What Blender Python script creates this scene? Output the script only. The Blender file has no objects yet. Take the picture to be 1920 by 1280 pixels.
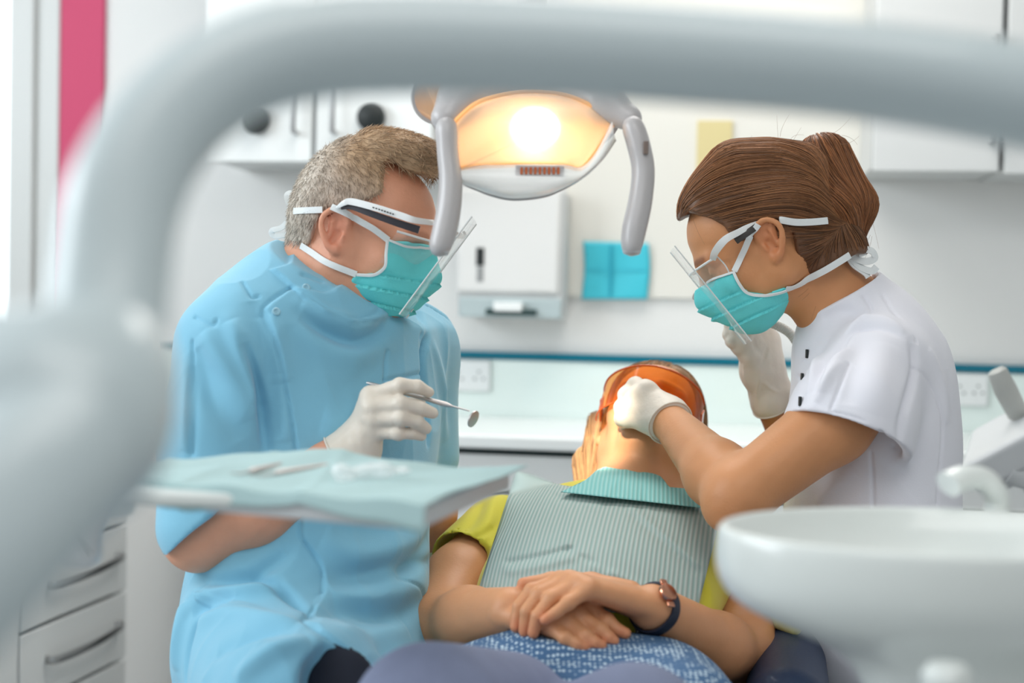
import bpy, bmesh, math, random
import numpy as np
from mathutils import Vector, Matrix, noise
random.seed(7); np.random.seed(7)
C = bpy.context.scene.collection

# ------------------------------------------------------------------ camera, sky, lights, exposure
F = 2667.0                                  # focal length in pixels of a 1920 px wide frame (50 mm lens)
cam_d = bpy.data.cameras.new('camera'); cam = bpy.data.objects.new('camera', cam_d); C.objects.link(cam)
cam_d.sensor_width = 36; cam_d.lens = F / 1920 * 36; cam_d.clip_start = .05; cam_d.clip_end = 60
cam.matrix_world = Matrix.Translation((0, 0, 1.15)) @ Matrix.Rotation(math.radians(90 - 1.72), 4, 'X') @ Matrix.Rotation(math.radians(1.2), 4, 'Z')
cam_d.dof.use_dof = True; cam_d.dof.focus_distance = 1.98; cam_d.dof.aperture_fstop = 2.2
bpy.context.scene.camera = cam
CM = np.array(cam.matrix_world)

def P(px, py, d):                           # the point of the place seen at this pixel, d metres ahead of the camera
    v = np.array([(px - 960) / F * d, -(py - 640) / F * d, -d, 1.0])
    return (CM @ v)[:3]

w = bpy.data.worlds.new('daylight'); bpy.context.scene.world = w; w.use_nodes = True
w.node_tree.nodes['Background'].inputs[0].default_value = (.93, .975, 1, 1)
w.node_tree.nodes['Background'].inputs[1].default_value = .62
vs = bpy.context.scene.view_settings
vs.view_transform = 'Standard'; vs.look = 'None'; vs.gamma = 1; vs.use_curve_mapping = False; vs.exposure = -.12

def area(name, loc, to, sx, sy, power, col):
    l = bpy.data.lights.new(name, 'AREA'); l.shape = 'RECTANGLE'; l.size = sx; l.size_y = sy; l.energy = power; l.color = col
    o = bpy.data.objects.new(name, l); C.objects.link(o); o.location = loc
    o.rotation_euler = (Vector(to) - Vector(loc)).to_track_quat('-Z', 'Y').to_euler()
    return o
area('window_daylight', (-2.9, 1.6, 1.9), (0, 2.0, 1.0), 2.4, 1.6, 95, (.88, .95, 1))      # daylight of the side windows
area('ceiling_light', (0.1, 2.7, 2.62), (0.1, 2.5, 0), 1.4, .9, 26, (1, .97, .93))
area('ceiling_light', (0.2, 0.3, 2.62), (0.2, 1.0, 0), 1.6, 1.2, 20, (1, .98, .95))

# ------------------------------------------------------------------ materials
def srgb(r, g, b):
    f = lambda c: (c / 12.92 if c <= .04045 else ((c + .055) / 1.055) ** 2.4)
    return (f(r / 255), f(g / 255), f(b / 255), 1)

def mat(name, col, rough=.5, metal=0, spec=.5, trans=0, ior=1.45, alpha=1, emit=None, es=0, sss=0, coat=0, var=0, vscale=8, bump=0, bscale=60, sheen=0, vcol=False):
    m = bpy.data.materials.new(name); m.use_nodes = True; nt = m.node_tree; b = nt.nodes['Principled BSDF']
    i = b.inputs
    i['Base Color'].default_value = col; i['Roughness'].default_value = rough; i['Metallic'].default_value = metal
    i['Specular IOR Level'].default_value = spec; i['Transmission Weight'].default_value = trans; i['IOR'].default_value = ior
    i['Alpha'].default_value = alpha; i['Coat Weight'].default_value = coat; i['Sheen Weight'].default_value = sheen
    if sss:
        i['Subsurface Weight'].default_value = sss; i['Subsurface Radius'].default_value = (.012, .005, .003); i['Subsurface Scale'].default_value = 1
    if emit: i['Emission Color'].default_value = emit; i['Emission Strength'].default_value = es
    tc = nt.nodes.new('ShaderNodeTexCoord')
    src = None
    if var:
        n = nt.nodes.new('ShaderNodeTexNoise'); n.inputs['Scale'].default_value = vscale; n.inputs['Detail'].default_value = 5
        nt.links.new(tc.outputs['Object'], n.inputs['Vector'])
        r = nt.nodes.new('ShaderNodeMapRange'); r.inputs['From Min'].default_value = .25; r.inputs['From Max'].default_value = .75
        r.inputs['To Min'].default_value = 1 - var; r.inputs['To Max'].default_value = 1 + var * .6
        nt.links.new(n.outputs['Fac'], r.inputs['Value'])
        mx = nt.nodes.new('ShaderNodeMix'); mx.data_type = 'RGBA'; mx.blend_type = 'MULTIPLY'; mx.inputs['Factor'].default_value = 1
        mx.inputs['A'].default_value = col; nt.links.new(r.outputs['Result'], mx.inputs['B']); src = mx.outputs['Result']
    if vcol:
        a = nt.nodes.new('ShaderNodeAttribute'); a.attribute_name = 'tint'
        mx = nt.nodes.new('ShaderNodeMix'); mx.data_type = 'RGBA'; mx.blend_type = 'MULTIPLY'; mx.inputs['Factor'].default_value = 1
        if src: nt.links.new(src, mx.inputs['A'])
        else: mx.inputs['A'].default_value = col
        nt.links.new(a.outputs['Color'], mx.inputs['B']); src = mx.outputs['Result']
    if src: nt.links.new(src, i['Base Color'])
    if bump:
        n = nt.nodes.new('ShaderNodeTexNoise'); n.inputs['Scale'].default_value = bscale; n.inputs['Detail'].default_value = 3
        nt.links.new(tc.outputs['Object'], n.inputs['Vector'])
        bp = nt.nodes.new('ShaderNodeBump'); bp.inputs['Strength'].default_value = bump; bp.inputs['Distance'].default_value = .002
        nt.links.new(n.outputs['Fac'], bp.inputs['Height']); nt.links.new(bp.outputs['Normal'], i['Normal'])
    return m

def clear_mat(name, base=.04, edge=.55, tint=(1, 1, 1, 1), rough=.04, power=2.2):   # thin clear plastic: see-through, shinier at grazing angles
    m = bpy.data.materials.new(name); m.use_nodes = True; nt = m.node_tree; nt.nodes.clear()
    o = nt.nodes.new('ShaderNodeOutputMaterial'); t = nt.nodes.new('ShaderNodeBsdfTransparent'); t.inputs[0].default_value = tint
    g = nt.nodes.new('ShaderNodeBsdfPrincipled'); g.inputs['Base Color'].default_value = (.93, .96, .97, 1); g.inputs['Roughness'].default_value = rough; g.inputs['Specular IOR Level'].default_value = .8
    lw = nt.nodes.new('ShaderNodeLayerWeight'); lw.inputs['Blend'].default_value = .5
    p = nt.nodes.new('ShaderNodeMath'); p.operation = 'POWER'; p.inputs[1].default_value = power; nt.links.new(lw.outputs['Facing'], p.inputs[0])
    r = nt.nodes.new('ShaderNodeMapRange'); r.inputs['To Min'].default_value = base; r.inputs['To Max'].default_value = edge; nt.links.new(p.outputs[0], r.inputs['Value'])
    x = nt.nodes.new('ShaderNodeMixShader'); nt.links.new(r.outputs['Result'], x.inputs[0]); nt.links.new(t.outputs[0], x.inputs[1]); nt.links.new(g.outputs[0], x.inputs[2])
    nt.links.new(x.outputs[0], o.inputs[0]); return m

# ------------------------------------------------------------------ objects
def link(o, parent=None):
    C.objects.link(o)
    if parent is not None:
        o.parent = parent; o.matrix_parent_inverse = parent.matrix_world.inverted()
    return o
def tag(o, label, cat, group=None):
    o['label'] = label; o['category'] = cat
    if group: o['group'] = group
    return o
def thing(name, label, cat, loc=(0, 0, 0), group=None):
    o = bpy.data.objects.new(name, None); C.objects.link(o); o.empty_display_size = .05
    o.matrix_world = Matrix.Translation(Vector([float(t) for t in loc])); return tag(o, label, cat, group)
def mesh_obj(name, v, f, m, parent=None, smooth=True, tint=None):
    me = bpy.data.meshes.new(name)
    v = np.asarray(v, dtype=np.float32)
    if isinstance(f, np.ndarray):
        nf, k = f.shape
        me.vertices.add(len(v)); me.vertices.foreach_set('co', v.ravel())
        me.loops.add(nf * k); me.loops.foreach_set('vertex_index', f.astype(np.int32).ravel())
        me.polygons.add(nf); me.polygons.foreach_set('loop_start', np.arange(0, nf * k, k, dtype=np.int32))
        me.update(calc_edges=True)
    else:
        me.from_pydata([tuple(map(float, p)) for p in v], [], f)
    me.validate()
    if smooth: me.polygons.foreach_set('use_smooth', np.ones(len(me.polygons), dtype=bool))
    if tint is not None:
        a = me.attributes.new('tint', 'FLOAT_COLOR', 'POINT'); a.data.foreach_set('color', np.asarray(tint, dtype=np.float32).ravel())
    if m: me.materials.append(m)
    me.update()
    return link(bpy.data.objects.new(name, me), parent)
class MB:                                    # collects simple shapes for ONE mesh
    def __init__(s): s.v = []; s.f = []
    def add(s, v, f):
        n = len(s.v); s.v += [np.asarray(p, dtype=float) for p in v]; s.f += [[i + n for i in q] for q in f]
    def box(s, c, h, R=None):
        R = np.eye(3) if R is None else np.asarray(R)   # rows of R: the box's own axes
        v = [np.asarray(c) + (np.array([x, y, z]) * h) @ R for x in (-1, 1) for y in (-1, 1) for z in (-1, 1)]
        s.add(v, [(0, 1, 3, 2), (4, 6, 7, 5), (0, 4, 5, 1), (2, 3, 7, 6), (0, 2, 6, 4), (1, 5, 7, 3)])
    def tube(s, pts, r, n=12, cap=True, flat=None):
        pts = np.array([np.asarray(p, float) for p in pts]); m = len(pts)
        rr = np.full(m, r) if np.isscalar(r) else np.asarray(r, float)
        T = np.gradient(pts, axis=0); T /= np.linalg.norm(T, axis=1)[:, None] + 1e-12
        a = np.array([0, 0, 1.0]) if abs(T[0][2]) < .9 else np.array([1.0, 0, 0])
        if flat is not None: a = np.asarray(flat[0], float)
        v = []
        for i in range(m):
            a = a - T[i] * (a @ T[i]); a /= np.linalg.norm(a); b = np.cross(T[i], a)
            k = 1 if flat is None else flat[1]
            for j in range(n):
                t = 2 * math.pi * j / n; v.append(pts[i] + rr[i] * (math.cos(t) * a * k + math.sin(t) * b))
        f = [(i * n + j, i * n + (j + 1) % n, (i + 1) * n + (j + 1) % n, (i + 1) * n + j) for i in range(m - 1) for j in range(n)]
        if cap: f += [tuple(range(n))[::-1], tuple((m - 1) * n + j for j in range(n))]
        s.add(v, f)
    def lathe(s, c, prof, n=48, R=None, sx=1, sy=1):
        R = np.eye(3) if R is None else np.asarray(R); v = []
        for (r, z) in prof:
            for j in range(n):
                t = 2 * math.pi * j / n; v.append(np.asarray(c) + np.array([r * sx * math.cos(t), r * sy * math.sin(t), z]) @ R)
        m = len(prof)
        f = [(i * n + j, i * n + (j + 1) % n, (i + 1) * n + (j + 1) % n, (i + 1) * n + j) for i in range(m - 1) for j in range(n)]
        if prof[0][0] > 1e-5: f.append(tuple(range(n))[::-1])
        if prof[-1][0] > 1e-5: f.append(tuple((m - 1) * n + j for j in range(n)))
        s.add(v, f)
    def sheet(s, grid):                      # grid[i][j] of points
        g = np.asarray(grid); a, b = g.shape[:2]
        s.add(list(g.reshape(-1, 3)), [(i * b + j, i * b + j + 1, (i + 1) * b + j + 1, (i + 1) * b + j) for i in range(a - 1) for j in range(b - 1)])
    def build(s, name, m, parent=None, smooth=True, bevel=0, seg=3, solid=0, sub=0, auto=True):
        o = mesh_obj(name, s.v, s.f, m, parent, smooth)
        if solid: q = o.modifiers.new('solid', 'SOLIDIFY'); q.thickness = solid; q.offset = 0
        if bevel:
            q = o.modifiers.new('bevel', 'BEVEL'); q.width = bevel; q.segments = seg; q.limit_method = 'ANGLE'; q.angle_limit = math.radians(40); q.harden_normals = False
        if sub: q = o.modifiers.new('sub', 'SUBSURF'); q.levels = sub; q.render_levels = sub
        if smooth and auto:
            bm = bmesh.new(); bm.from_mesh(o.data); bmesh.ops.recalc_face_normals(bm, faces=bm.faces)
            for e in bm.edges:
                if len(e.link_faces) == 2 and e.calc_face_angle(0) > math.radians(38): e.smooth = False
            bm.to_mesh(o.data); bm.free()
        return o
def crom(pts, n=8, closed=False):            # smooth curve through the points
    p = np.array([np.asarray(q, float) for q in pts]); out = []
    m = len(p)
    for i in range(m if closed else m - 1):
        g = (lambda k: p[k % m]) if closed else (lambda k: p[min(max(k, 0), m - 1)])
        a, b, c, d = g(i - 1), g(i), g(i + 1), g(i + 2)
        for t in np.linspace(0, 1, n, endpoint=False):
            out.append(.5 * ((2 * b) + (c - a) * t + (2 * a - 5 * b + 4 * c - d) * t * t + (3 * b - a - 3 * c + d) * t ** 3))
    if not closed: out.append(p[-1])
    return np.array(out)

# ------------------------------------------------------------------ sculpting with distance fields
def unit(v): v = np.asarray(v, float); return v / (np.linalg.norm(v) + 1e-12)
class Fr:                                    # a local frame: rows x (forward), y (left), z (up)
    def __init__(s, o, x, zhint, scale=1.0):
        s.o = np.asarray(o, float); s.x = unit(x); z = np.asarray(zhint, float); s.z = unit(z - s.x * (z @ s.x)); s.y = np.cross(s.z, s.x)
        s.R = np.array([s.x, s.y, s.z]); s.s = scale
    def p(s, q): return s.o + s.s * (np.asarray(q, float) @ s.R)
    def v(s, q): return np.asarray(q, float) @ s.R
    def inv(s, w): return ((np.asarray(w) - s.o) @ s.R.T) / s.s
def smin(a, b, k):
    h = np.maximum(k - np.abs(a - b), 0) / k; return np.minimum(a, b) - h * h * k * .25
class Sh:
    def __init__(s): s.ops = []              # (kind, params, op, k, centre, radius)
    def _a(s, kind, prm, op, k, c, r): s.ops.append((kind, prm, op, k, np.asarray(c, float), float(r))); return s
    def rc(s, a, b, ra, rb=None, op='u', k=.01):
        a = np.asarray(a, float); b = np.asarray(b, float); rb = ra if rb is None else rb
        return s._a('rc', (a, b, ra, rb), op, k, (a + b) / 2, np.linalg.norm(b - a) / 2 + max(ra, rb))
    def rf(s, a, b, ra, rb, n, fl, op='u', k=.01):        # round cone squeezed along n by the factor fl
        a = np.asarray(a, float); b = np.asarray(b, float)
        return s._a('rf', (a, b, ra, rb, unit(n), fl), op, k, (a + b) / 2, np.linalg.norm(b - a) / 2 + max(ra, rb) * max(1, fl))
    def el(s, c, r, R=None, op='u', k=.01):
        c = np.asarray(c, float); R = np.eye(3) if R is None else np.asarray(R)
        return s._a('el', (c, np.asarray(r, float), R), op, k, c, max(r))
    def bx(s, c, h, R=None, rd=.005, op='u', k=.01):
        c = np.asarray(c, float); R = np.eye(3) if R is None else np.asarray(R)
        return s._a('bx', (c, np.asarray(h, float), R, rd), op, k, c, np.linalg.norm(h) + rd)
    def pl(s, p, n, op='i', k=.004):                      # keeps what lies behind the plane
        return s._a('pl', (np.asarray(p, float), unit(n)), op, k, p, 1e9)
    def ext(s, fr, poly, op='i', k=.003, half=.5):       # a region drawn in the x-z plane of a frame and carried sideways
        return s._a('ext', (fr, np.asarray(poly, float), half), op, k, fr.o, 1e9)
    def sh(s, other, off=0, op='u', k=.01):              # another shape, inflated by off
        return s._a('sh', (other, off), op, k, (0, 0, 0), 1e9)
    def chain(s, pts, rs, k=.01, op='u'):
        for i in range(len(pts) - 1): s.rc(pts[i], pts[i + 1], rs[i], rs[i + 1], op, k)
        return s
    def d(s, x, c=None, R=None):
        out = np.full(len(x), 9.0)
        for kind, q, op, k, pc, pr in s.ops:
            if c is not None and pr < 1e8 and np.linalg.norm(pc - c) > pr + R + k + .03: continue
            if kind == 'rc':
                a, b, ra, rb = q; ba = b - a; pa = x - a; h = np.clip((pa @ ba) / (ba @ ba + 1e-12), 0, 1)
                e = np.linalg.norm(pa - h[:, None] * ba, axis=1) - (ra + (rb - ra) * h)
            elif kind == 'rf':
                a, b, ra, rb, n, fl = q; ba = b - a; pa = x - a; h = np.clip((pa @ ba) / (ba @ ba + 1e-12), 0, 1)
                w_ = pa - h[:, None] * ba; t = w_ @ n; w_ = w_ + np.outer(t * (1 / fl - 1), n)
                e = (np.linalg.norm(w_, axis=1) - (ra + (rb - ra) * h)) * min(1, fl ** .5)
            elif kind == 'el':
                cc, r, RR = q; l = (x - cc) @ RR.T; k0 = np.linalg.norm(l / r, axis=1); k1 = np.linalg.norm(l / (r * r), axis=1) + 1e-9
                e = k0 * (k0 - 1) / k1
            elif kind == 'bx':
                cc, hh, RR, rd = q; l = np.abs((x - cc) @ RR.T) - (hh - rd)
                e = np.linalg.norm(np.maximum(l, 0), axis=1) + np.minimum(l.max(axis=1), 0) - rd
            elif kind == 'pl': e = (x - q[0]) @ q[1]
            elif kind == 'sh': e = q[0].d(x, c, R) - q[1]
            elif kind == 'ext':
                fr, poly, half = q; l = fr.inv(x); X = l[:, 0]; Z = l[:, 2]
                d2 = np.full(len(x), 1e9); sg = np.ones(len(x)); m = len(poly)
                for i in range(m):
                    vi = poly[i]; vj = poly[i - 1]; ex, ez = vj - vi; wx = X - vi[0]; wz = Z - vi[1]
                    t = np.clip((wx * ex + wz * ez) / (ex * ex + ez * ez + 1e-12), 0, 1)
                    d2 = np.minimum(d2, (wx - ex * t) ** 2 + (wz - ez * t) ** 2)
                    c1 = Z >= vi[1]; c2 = Z < vj[1]; c3 = ex * wz > ez * wx
                    sg = np.where((c1 & c2 & c3) | (~c1 & ~c2 & ~c3), -sg, sg)
                e = np.maximum(sg * np.sqrt(d2), np.abs(l[:, 1]) - half) * fr.s
            if op == 'u': out = smin(out, e, k)
            elif op == 's': out = -smin(-out, e, k)
            elif op == 'i': out = -smin(-out, -e, k)
        return out
    def grad(s, x, e=.0015):
        g = np.empty_like(x)
        for i in range(3):
            o = np.zeros(3); o[i] = e; g[:, i] = s.d(x + o) - s.d(x - o)
        return g / (np.linalg.norm(g, axis=1)[:, None] + 1e-12)
    def proj(s, x, off=0, it=5):
        x = np.atleast_2d(np.asarray(x, float)).copy()
        for _ in range(it): x -= s.grad(x) * (s.d(x) - off)[:, None]
        return x
    def hit(s, px, py, off=0, d0=1.1, d1=3.0):            # where the line of sight through this pixel meets the shape
        a = P(px, py, d0); b = P(px, py, d1); L = np.linalg.norm(b - a); u = (b - a) / L; t = 0.0; best = (9, 0)
        for _ in range(140):
            e = float(s.d((a + u * t)[None])[0]) - off
            if e < best[0]: best = (e, t)
            if e < .0004: break
            t += max(e * .8, .0004)
            if t > L: break
        t = best[1]; p = a + u * t
        return s.proj(p, off)[0] if best[0] > .0004 else p
    def hits(s, pts, off=0): return np.array([s.hit(q[0], q[1], off) for q in pts])
def mesh_sdf(sh, lo, hi, vox):
    B = 8; lo = np.asarray(lo, float); n = np.ceil((np.asarray(hi) - lo) / (vox * B)).astype(int)
    N = n * B + 1; G = np.empty(N, np.float32)
    ax = [lo[i] + (np.arange(n[i]) + .5) * B * vox for i in range(3)]
    cc = np.stack(np.meshgrid(*ax, indexing='ij'), -1).reshape(-1, 3); S = 4096
    dc = np.concatenate([sh.d(cc[i:i + S]) for i in range(0, len(cc), S)]).reshape(n)
    G[:] = np.repeat(np.repeat(np.repeat(np.pad(dc, ((0, 1),) * 3, mode='edge'), B, 0), B, 1), B, 2)[:N[0], :N[1], :N[2]]
    keep = np.abs(dc) < B * vox * .87 * 1.5 + .006
    off = np.stack(np.meshgrid(*[np.arange(B + 1)] * 3, indexing='ij'), -1).reshape(-1, 3) * vox
    # neighbouring kept blocks are evaluated together, 2x2x2 at a time
    n2 = (n + 1) // 2; kp = np.zeros(n2 * 2, bool); kp[:n[0], :n[1], :n[2]] = keep
    for I in np.argwhere(kp.reshape(n2[0], 2, n2[1], 2, n2[2], 2).any(axis=(1, 3, 5))):
        i0 = I * 2; i1 = np.minimum(i0 + 2, n); s0 = i0 * B; s1 = i1 * B + 1
        g = [lo[a] + np.arange(s0[a], s1[a]) * vox for a in range(3)]
        x = np.stack(np.meshgrid(*g, indexing='ij'), -1); shp = x.shape[:3]; x = x.reshape(-1, 3)
        c = (x[0] + x[-1]) / 2; R = np.linalg.norm(x[-1] - x[0]) / 2
        G[s0[0]:s1[0], s0[1]:s1[1], s0[2]:s1[2]] = sh.d(x, c, R).reshape(shp)
    ins = G < 0
    s_ = lambda a: (slice(0, -1), slice(1, None))[a]
    cnt = np.zeros(tuple(N - 1), np.int8)
    for a in (0, 1):
        for b in (0, 1):
            for c in (0, 1): cnt += ins[s_(a), s_(b), s_(c)]
    act = (cnt > 0) & (cnt < 8); idx = np.full(act.shape, -1, np.int32); cells = np.argwhere(act); idx[act] = np.arange(len(cells))
    acc = np.zeros((len(cells), 3)); num = np.zeros(len(cells))
    cor = [(a, b, c) for a in (0, 1) for b in (0, 1) for c in (0, 1)]
    val = {q: G[cells[:, 0] + q[0], cells[:, 1] + q[1], cells[:, 2] + q[2]] for q in cor}
    for p in cor:
        for a in range(3):
            if p[a] == 0:
                q = list(p); q[a] = 1; q = tuple(q); va, vb = val[p], val[q]; m = (va < 0) != (vb < 0)
                t = np.where(m, va / np.where(m, va - vb, 1), 0)
                e = np.array(p, float)[None] + np.zeros((len(cells), 3)); e[:, a] += t
                acc += e * m[:, None]; num += m
    V = lo + (cells + acc / num[:, None]) * vox
    Q = []
    for a in range(3):
        b, c = (a + 1) % 3, (a + 2) % 3
        s0 = [slice(None)] * 3; s1 = [slice(None)] * 3; s0[a] = slice(0, -1); s1[a] = slice(1, None)
        A = ins[tuple(s0)]; Bq = ins[tuple(s1)]; E = np.argwhere(A != Bq)
        E = E[(E[:, b] > 0) & (E[:, c] > 0) & (E[:, b] < N[b] - 1) & (E[:, c] < N[c] - 1)]
        fl = A[E[:, 0], E[:, 1], E[:, 2]]
        def cell(db, dc_): q = E.copy(); q[:, b] += db; q[:, c] += dc_; return idx[q[:, 0], q[:, 1], q[:, 2]]
        q = np.stack([cell(-1, -1), cell(0, -1), cell(0, 0), cell(-1, 0)], 1)
        q[~fl] = q[~fl][:, ::-1]; Q.append(q)
    Q = np.concatenate(Q); Q = Q[(Q >= 0).all(1)]
    return V, Q
def normals(V, Q):
    n = np.cross(V[Q[:, 2]] - V[Q[:, 0]], V[Q[:, 3]] - V[Q[:, 1]]); N = np.zeros_like(V)
    for i in range(4): np.add.at(N, Q[:, i], n)
    return N / (np.linalg.norm(N, axis=1)[:, None] + 1e-12)
def relax(V, Q, it=2, lam=.5):
    e = np.concatenate([Q[:, [0, 1]], Q[:, [1, 2]], Q[:, [2, 3]], Q[:, [3, 0]]])
    for _ in range(it):
        a = np.zeros_like(V); c = np.zeros(len(V))
        for i in range(3): a[:, i] = np.bincount(e[:, 0], V[e[:, 1], i], len(V)) + np.bincount(e[:, 1], V[e[:, 0], i], len(V))
        c = np.bincount(e[:, 0], minlength=len(V)) + np.bincount(e[:, 1], minlength=len(V))
        V = V + lam * (a / np.maximum(c, 1)[:, None] - V)
    return V
def bounds(sh, pad=.03):
    lo = np.full(3, 9e9); hi = -lo
    for kind, q, op, k, c, r in sh.ops:
        if op == 'u' and kind == 'sh': a, b = bounds(q[0], pad + q[1]); lo = np.minimum(lo, a); hi = np.maximum(hi, b)
        elif op == 'u' and r < 1e8: lo = np.minimum(lo, c - r - pad); hi = np.maximum(hi, c + r + pad)
    return lo, hi
def seg_dist(x, pts):                        # distance to a polyline, signed side not kept
    best = np.full(len(x), 9.0)
    for i in range(len(pts) - 1):
        a, b = pts[i], pts[i + 1]; ba = b - a; pa = x - a; h = np.clip((pa @ ba) / (ba @ ba + 1e-12), 0, 1)
        best = np.minimum(best, np.linalg.norm(pa - h[:, None] * ba, axis=1))
    return best
def seg_param(x, pts):
    best = np.full(len(x), 9.0); tt = np.zeros(len(x)); n = len(pts) - 1
    for i in range(n):
        a, b = pts[i], pts[i + 1]; ba = b - a; pa = x - a; h = np.clip((pa @ ba) / (ba @ ba + 1e-12), 0, 1)
        e = np.linalg.norm(pa - h[:, None] * ba, axis=1); m = e < best; best[m] = e[m]; tt[m] = (i + h[m]) / n
    return best, tt
def fnoise(x, sc, seed=0, n=5):              # cheap smooth noise, sums of sines in random directions
    r = np.random.RandomState(seed); out = np.zeros(len(x))
    for i in range(n):
        k = r.normal(size=3); k *= sc / np.linalg.norm(k) * (.6 + r.rand()); out += np.sin(x @ k + r.rand() * 6.28)
    return out / n
class Fold:                                  # a crease or ridge of cloth along a line on the surface
    def __init__(s, pts, wd, amp, taper=True): s.p = np.asarray(pts); s.w = wd; s.a = amp; s.t = taper
    def __call__(s, x, nrm):
        lo = s.p.min(0) - 3 * s.w; hi = s.p.max(0) + 3 * s.w; m = ((x > lo) & (x < hi)).all(1); o = np.zeros(len(x))
        if m.any():
            e, t = seg_param(x[m], s.p); k = np.exp(-(e / s.w) ** 2)
            if s.t: k *= np.sin(np.clip(t, .02, .98) * math.pi) ** .6
            o[m] = s.a * k
        return o
def sculpt(name, sh, vox, m, parent=None, folds=(), disp=None, tint=None, rel=1, lo=None, hi=None, cut=None):
    a, b = bounds(sh)
    if lo is not None: a = np.maximum(a, lo)
    if hi is not None: b = np.minimum(b, hi)
    V, Q = mesh_sdf(sh, a, b, vox)
    V = relax(V, Q, rel)
    if folds or disp:
        N = normals(V, Q); h = np.zeros(len(V))
        for f in folds: h += f(V, N)
        if disp: h += disp(V, N)
        V = V + N * h[:, None]
    if cut is not None:                      # drops faces nobody could reach, inside something
        k = ~cut(V); Q = Q[k[Q].all(1)]; use = np.unique(Q); mp = np.full(len(V), -1); mp[use] = np.arange(len(use)); V = V[use]; Q = mp[Q]
    return mesh_obj(name, V, Q, m, parent, True, tint(V) if tint else None)
def ribbon(mb, pts, nrm, wd, th=.0006):      # a flat band lying along a line, facing nrm
    pts = np.asarray(pts); nrm = np.asarray(nrm); T = np.gradient(pts, axis=0); T /= np.linalg.norm(T, axis=1)[:, None] + 1e-12
    if nrm.ndim == 1: nrm = np.tile(nrm, (len(pts), 1))
    S = np.cross(T, nrm); S /= np.linalg.norm(S, axis=1)[:, None] + 1e-12; N = np.cross(S, T)
    wd = np.full(len(pts), wd) if np.isscalar(wd) else np.asarray(wd)
    rows = []
    for i in range(len(pts)):
        p, s_, n_, w_ = pts[i], S[i], N[i], wd[i] / 2
        rows += [p - s_ * w_ - n_ * th, p - s_ * w_ + n_ * th, p + n_ * th * 1.5, p + s_ * w_ + n_ * th, p + s_ * w_ - n_ * th, p - n_ * th * .9]
    m = len(pts); f = [(i * 6 + j, i * 6 + (j + 1) % 6, (i + 1) * 6 + (j + 1) % 6, (i + 1) * 6 + j) for i in range(m - 1) for j in range(6)]
    f += [tuple(range(6))[::-1], tuple((m - 1) * 6 + j for j in range(6))]
    mb.add(rows, f)

# ------------------------------------------------------------------ the room
M = {}
M['wall'] = mat('wall_paint', srgb(226, 226, 224), .55, var=.02, vscale=3)
M['wall2'] = mat('wall_panel', srgb(224, 222, 214), .5)
M['white'] = mat('white_laminate', srgb(236, 239, 238), .25, coat=.2)
M['grey'] = mat('grey_laminate', srgb(196, 198, 198), .4)
M['door'] = mat('drawer_front', srgb(224, 226, 225), .4)
M['teal'] = mat('teal_edge', srgb(0, 106, 128), .25)
M['dark'] = mat('dark_gap', srgb(38, 62, 62), .6)
M['gloss'] = mat('gloss_splashback', srgb(228, 241, 237), .12, coat=.4)
M['metal'] = mat('brushed_steel', srgb(176, 176, 176), .28, 1)
M['pink'] = mat('pink_panel', srgb(202, 70, 108), .6)
M['black'] = mat('black_plastic', srgb(28, 34, 34), .5)
M['floor'] = mat('vinyl_floor', srgb(178, 182, 184), .35, var=.04)
M['ceil'] = mat('ceiling_paint', srgb(240, 240, 238), .7)
M['unit'] = mat('dental_unit_enamel', srgb(222, 227, 224), .28, coat=.5)
M['unitgrey'] = mat('dental_unit_grey', srgb(205, 208, 210), .35, coat=.2)

WY = unit((1, -.15, 0)); WN = unit((-.15, -1, 0)) ; WX0 = np.array([0, 3.55, 0.])   # along the back wall, out of it, its foot
RW = np.array([WY, -WN, (0, 0, 1)])         # box axes: along, into the wall, up
def W(px, py, out=0.0):                      # the point `out` metres in front of the back wall seen at this pixel
    o = np.array([0, 0, 1.15]); v = P(px, py, 1) - o; q = WX0 + WN * out
    t = ((q - o) @ WN) / (v @ WN); return o + v * t
def wl(p): d = np.asarray(p) - WX0; return d @ WY, d @ (-WN), p[2]          # along, into, up
def wp(a, i, z): return WX0 + WY * a - WN * i + np.array([0, 0, z])
def wbox(mb, a0, a1, z0, z1, out0, out1): mb.box(wp((a0 + a1) / 2, -(out0 + out1) / 2, (z0 + z1) / 2), (abs(a1 - a0) / 2, abs(out1 - out0) / 2, abs(z1 - z0) / 2), RW)
def A(px, py, out=0): q = wl(W(px, py, out)); return q[0], q[2]
def struct(o): o['kind'] = 'structure'; return o

mb = MB(); mb.box((0, 1.6, -.05), (3.0, 3.2, .05)); struct(mb.build('floor', M['floor']))
mb = MB(); mb.box((0, 1.6, 2.75), (3.0, 3.2, .05)); struct(mb.build('ceiling', M['ceil']))
# back wall, with an opening for the window at its left end
wa1 = A(17, 300)[0]; wz0 = A(20, 640)[1]
mb = MB(); wbox(mb, wa1, 3.1, 0, 2.75, -.12, 0); wbox(mb, -3.0, wa1, 0, wz0, -.12, 0); wbox(mb, -3.0, wa1, 2.45, 2.75, -.12, 0); wbox(mb, -3.0, wa1 - .9, wz0, 2.45, -.12, 0)
struct(mb.build('wall_back', M['wall'], smooth=False))
mb = MB(); mb.box((-3.02, 2.9, 1.35), (.05, 1.9, 1.4)); mb.box((-3.02, -.3, 2.55), (.05, 1.35, .2)); mb.box((-3.02, 1.5, .45), (.05, 3.1, .45)); struct(mb.build('wall_left', M['wall'], smooth=False))
mb = MB(); mb.box((3.02, 1.5, 1.35), (.05, 3.1, 1.4)); struct(mb.build('wall_right', M['wall'], smooth=False))
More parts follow.
